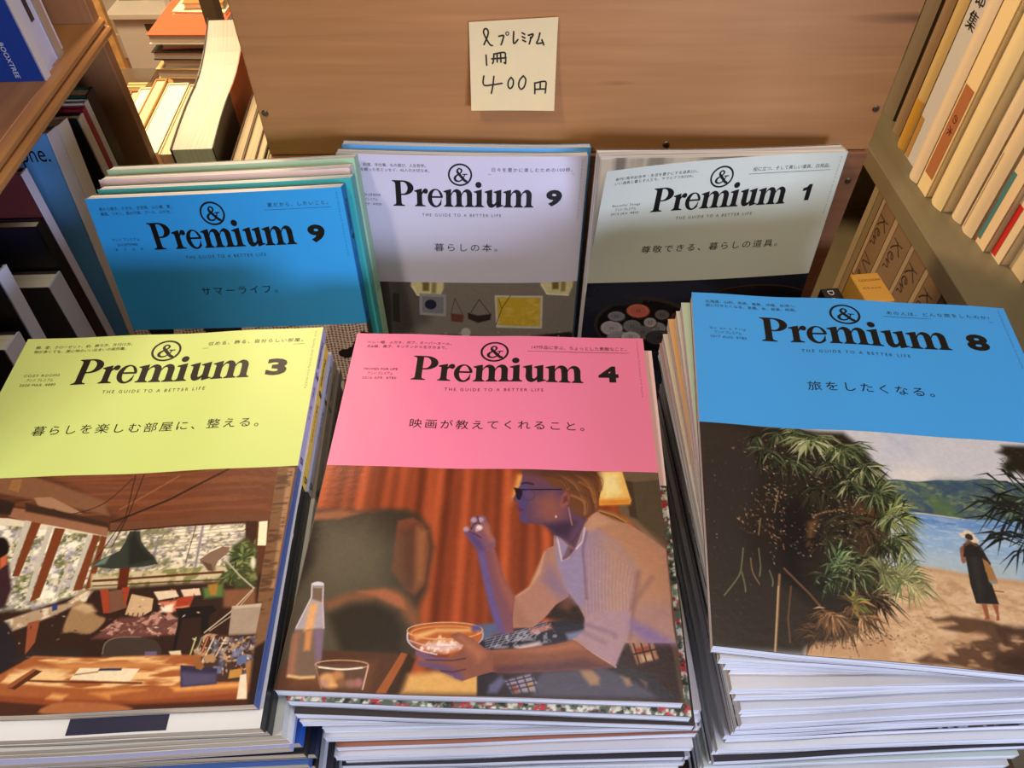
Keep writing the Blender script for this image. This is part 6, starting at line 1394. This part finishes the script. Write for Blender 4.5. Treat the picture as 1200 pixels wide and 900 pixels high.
# ------------------------------------------------------------------ books behind the board on the left
M_ST = wood_mat('back_table_wood', (120, 80, 50), (160, 112, 72), 0, .5, .6)
def small_table(label, x0, x1, y0, y1, top):
    t = thing('side_table', label, 'table', ((x0+x1)/2, (y0+y1)/2, -.75)); w, d = (x1-x0)/2, (y1-y0)/2; h = top+.75
    b = MB(); b.box(-w, w, -d, d, h-.025, h); b.build('tabletop', M_ST, t)
    for x in (-w+.008, w-.038):
        for y in (-d+.008, d-.038):
            b = MB(); b.prism([(x, y), (x+.03, y), (x+.03, y+.03), (x, y+.03)], 0, h-.0255, 'z'); b.build('leg', M_ST, t)
small_table('low wooden table behind the plywood board carrying the thick paperback', -.395, .16, .662, .93, -.07)
small_table('small wooden table beyond the left shelf carrying a row of old books', -.60, -.405, .85, 1.06, -.07)
def row_book(name, label, x, y, th, d, h, cov, pages, group, ang=0.0, bulge=0.0, tilt=0.0, cov2=None, rise=0.0):
    """book standing with its thickness along x, seen from above: page tops run along y"""
    t = thing(name, label, 'book', (x, y, -.0697), None, group); t.rotation_euler = (0, tilt, ang)
    key = pages.name+'_row'
    if key not in PGC:
        m2 = pages.copy(); m2.name = key
        for n in m2.node_tree.nodes:
            if n.type == 'MAPPING': n.inputs['Scale'].default_value = (900, 6, 6)
        PGC[key] = m2
    n = 12; pb = MB(); k = len(pb.v)
    for j in range(n+1):
        s = j/n; xo = bulge*math.sin(math.pi*s*.9)-bulge*.5*s; zz = h-.002+rise*max(0, (s-.55)/.45)**2
        yy = .002+(d-.004)*s
        pb.v += [(.0012+xo, yy, .002), (th-.0012+xo, yy, .002), (th-.0012+xo, yy, zz), (.0012+xo, yy, zz)]
    for j in range(n):
        for a in range(4): c_ = (a+1) % 4; pb.f.append((j*4+a, j*4+c_, (j+1)*4+c_, (j+1)*4+a)[::-1]); pb.c.append(None)
    pb.f.append((0, 1, 2, 3)); pb.f.append(tuple(n*4+i for i in (3, 2, 1, 0))); pb.c += [None, None]
    pb.build('page_block', PGC[key], t)
    c = MB()
    for x0, x1 in ((0, .0012), (th-.0012, th)):
        k = len(c.v)
        for j in range(n+1):
            s = j/n; xo = bulge*math.sin(math.pi*s*.9)-bulge*.5*s; yy = d*s; zz = h+rise*max(0, (s-.55)/.45)**2
            c.v += [(x0+xo, yy, 0), (x1+xo, yy, 0), (x1+xo, yy, zz), (x0+xo, yy, zz)]
        for j in range(n):
            cc = cov2 if (cov2 and x0 > 0 and j >= n*.45) else cov
            for a in range(4): q = (a+1) % 4; c.f.append((k+j*4+a, k+j*4+q, k+(j+1)*4+q, k+(j+1)*4+a)[::-1]); c.c.append(cc)
        c.f.append((k, k+1, k+2, k+3)); c.f.append(tuple(k+n*4+i for i in (3, 2, 1, 0))); c.c += [cov, cov]
    xo = -bulge*.5+bulge*math.sin(math.pi*.9)
    c.box(xo, th+xo, d-.001, d+.001, 0, h, cov)
    c.build('cover', M_COVER, t); return t
gr = 'books standing behind the plywood board'
BR = [(-.5600, .0120, .165, .200, (170, 40, 40), M_BOOKPG, 'book with red edge at the left end of the old book row'),
      (-.5470, .0150, .160, .200, (232, 214, 170), M_OLDPG, 'cream old paperback beside the red edged book'),
      (-.5310, .0110, .168, .202, (176, 110, 60), M_OLDPG, 'brown paper covered book in the old book row'),
      (-.5190, .0200, .172, .204, (236, 226, 190), M_BOOKPG, 'bright cream book in the middle of the old book row'),
      (-.4980, .0160, .185, .210, (214, 160, 90), M_OLDPG, 'orange kraft covered book in the old book row'),
      (-.4810, .0300, .180, .206, (240, 230, 196), M_BOOKPG, 'wide ivory book right of the kraft covered one in the old row'),
      (-.4500, .0240, .180, .204, (236, 222, 184), M_OLDPG, 'aged ivory book at the right end of the old book row')]
for (x, th, d, h, cv, pg, lab) in BR: row_book('book', lab, x, .855, th, d, h, cv, pg, gr, .05)
row_book('book', 'thick paperback with bright curved page tops and dark orange cover beside the board', -.3470, .6850, .0440, .225, .315, (60, 52, 44), M_BOOKPG, gr, .045, -.007, .0, (176, 96, 50), .035)
DK = [(-.2950, .012, .17, .290, (90, 66, 44), 'brown book right of the thick paperback, partly behind the board'), (-.2820, .014, .165, .292, (110, 92, 66), 'olive brown book second right of the thick paperback'),
      (-.2670, .010, .16, .296, (70, 60, 44), 'dark olive book third right of the thick paperback'), (-.2560, .012, .16, .293, (200, 196, 160), 'pale book fourth right of the thick paperback at the board edge'), (-.2430, .012, .16, .285, (206, 200, 150), 'small cream book mostly hidden by the left board edge')]
for (x, th, d, h, cv, lab) in DK: row_book('book', lab, x, .680, th, d, h, cv, M_OLDPG, gr, .06)
# ------------------------------------------------------------------ far background on the left
t = thing('stool', 'low wooden stool carrying the far stack of books', 'stool', (-.70, 1.73, -.75))
M_LW = wood_mat('light_wood', (176, 130, 76), (214, 168, 106), 0, .5, .5)
b = MB(); b.box(-.11, .11, -.09, .09, .52, .545); b.build('seat', M_LW, t)
for x in (-.10, .07):
    for y in (-.08, .05):
        b = MB(); b.prism([(x, y), (x+.03, y), (x+.03, y+.03), (x, y+.03)], 0, .52, 'z'); b.build('leg', M_LW, t)
def flat_book(label, cx, cy, z, w, d, th, cov, rot, top=None, pages=None):
    t = thing('book', label, 'book', (cx, cy, z), None, 'books stacked on the far stool'); t.rotation_euler = (0, 0, rot)
    b = MB(); b.box(-w/2+.003, w/2-.001, -d/2+.003, d/2-.003, .0015, th-.0015); b.build('page_block', page_flat, t)
    c = MB(); c.box(-w/2, w/2, -d/2, d/2, 0, .0015, cov); c.box(-w/2, w/2, -d/2, d/2, th-.0015, th, top or cov); c.box(w/2-.0012, w/2, -d/2, d/2, .001, th-.001, cov); c.build('cover', M_COVER, t)
page_flat = page_mat('flat_book_pages', (206, 196, 170), (240, 230, 206), 2, 700)
zz = -.2048
for (th, w, d, cv, tp, rot, dx, dy, lab) in [(.046, .15, .17, (150, 110, 60), None, .03, .008, 0, 'dark tan book at the bottom of the far stack'), (.022, .16, .18, (222, 190, 130), None, -.04, -.006, 0, 'pale tan book second from the bottom of the far stack'),
        (.020, .15, .17, (176, 168, 150), None, .02, .004, 0, 'grey book in the middle of the far stack'), (.018, .16, .18, (52, 46, 44), (52, 46, 44), -.03, -.002, 0, 'black covered book in the far stack'),
        (.016, .15, .17, (206, 110, 84), None, .05, .008, .01, 'dull orange book under the thick white one in the far stack'), (.021, .155, .18, (240, 232, 216), (236, 104, 66), -.02, -.002, 0, 'thick white book with orange red cover in the far stack'),
        (.008, .12, .10, (244, 230, 190), None, -.06, .012, .055, 'cream booklet on the orange red book'), (.014, .09, .09, (176, 132, 78), None, .03, .018, .06, 'tan book on top of the far stack')]:
    flat_book(lab, -.700+dx, 1.722+dy, zz, w, d, th, cv, rot, tp); zz += th+.0004
M_CAB = mat('warm_white_laminate', (214, 204, 188), .5)
t = thing('cabinet', 'white storage cabinet with slot handle standing on the floor far behind', 'cabinet', (-1.17, 2.80, -.75))
b = MB(); b.box(-.27, .27, 0, .35, 0, .235); b.build('body', M_CAB, t, bevel=.003)
b = MB(); b.box(-.30, .30, -.02, .36, .2355, .255); b.build('top', M_CAB, t, bevel=.002)
b = MB(); b.box(-.16, -.045, -.004, .002, .190, .212); b.build('slot_handle', mat('dark_slot', (70, 52, 40), .6), t)
for x in (-.30, -.06, .28):
    b = MB(); b.box(x, x+.02, .0, .34, .2555, .62); b.build('upright', M_CAB, t)
rngb = random.Random(12)
names = ['dark grey', 'black', 'brown', 'pale grey', 'deep brown', 'charcoal', 'beige', 'umber']
cols_ = [(70, 64, 60), (34, 30, 28), (96, 62, 44), (170, 160, 146), (60, 40, 30), (50, 48, 50), (190, 170, 140), (80, 56, 40)]
x = -.27
for i in range(8):
    w = .022+.010*rngb.random(); tt = thing('book', f'{names[i]} book standing on the white cabinet far behind', 'book', (-1.17+x, 2.90, -.4944), None, 'books on the far cabinet')
    b = MB(); b.box(0, w, 0, .15, 0, .22, cols_[i]); b.build('cover', M_COVER, tt); b = MB(); b.box(.002, w-.002, .002, .15, .2201, .2212); b.build('page_block', page_flat, tt)
    x += w+.001
    if i == 5: x = -.03
M_BOXW = wood_mat('pale_crate_wood', (190, 142, 80), (226, 180, 112), 1, .5, .5)
t = thing('crate', 'open pale wooden crate beside the left shelf end far behind', 'crate', (-1.035, 1.96, -.75))
b = MB(); b.box(-.10, .075, -.12, .10, .31, .33); b.build('top_board', M_BOXW, t)
for x in (-.10, .057):
    b = MB(); b.box(x, x+.018, -.12, .10, 0, .31); b.build('side_board', M_BOXW, t)
b = MB(); b.box(-.08, .055, .08, .098, 0, .31); b.build('back_board', M_BOXW, t)
M_CLR = mat('clear_plastic', (226, 220, 206), .15, .5, 0, .85)
t = thing('plastic_tub', 'clear plastic tub of yellowish leaflets on the pale crate', 'tub', (-1.04, 2.0, -.4198))
b = MB(); w0 = .045; w1 = .055
for (s0, s1) in (((-1, -1), (1, -1)), ((1, -1), (1, 1)), ((1, 1), (-1, 1)), ((-1, 1), (-1, -1))):
    b.quad((s0[0]*w0, s0[1]*w0, 0), (s1[0]*w0, s1[1]*w0, 0), (s1[0]*w1, s1[1]*w1, .08), (s0[0]*w1, s0[1]*w1, .08))
b.quad((-w0, -w0, 0), (-w0, w0, 0), (w0, w0, 0), (w0, -w0, 0))
o = b.build('tub_wall', M_CLR, t); sd = o.modifiers.new('th', 'SOLIDIFY'); sd.thickness = .002
t = thing('leaflet_bundle', 'bundle of yellowish leaflets inside the clear plastic tub', 'leaflets', (-1.04, 2.0, -.417))
for i in range(6):
    b = MB(); b.box(-.035+.001*i, .03+.001*i, -.032+.011*i, -.023+.011*i, .0005, .042+.003*(i % 3)); b.build('leaflet', mat('yellowish_paper', (232, 206, 140), .8), t)
t = thing('board_stack', 'pale wooden board leaning upright beyond the left shelf', 'board', (-1.36, 2.50, -.75))
b = MB(); b.box(-.06, .06, -.012, .012, 0, .52); b.build('panel', M_BOXW, t, bevel=.002)
b = MB(); b.box(-.055, .055, -.016, -.0125, .44, .50); b.build('crosspiece', M_BOXW, t)
t = thing('pillar', 'cream painted pillar far behind the left shelf', 'pillar', (-1.62, 3.1, -.75))
b = MB(); b.box(-.16, .12, -.1, .1, 0, 2.6); b.build('shaft', M_WALL, t, bevel=.004)
b = MB(); b.box(-.175, .135, -.115, .115, 0, .09); b.build('base', M_CAB, t)
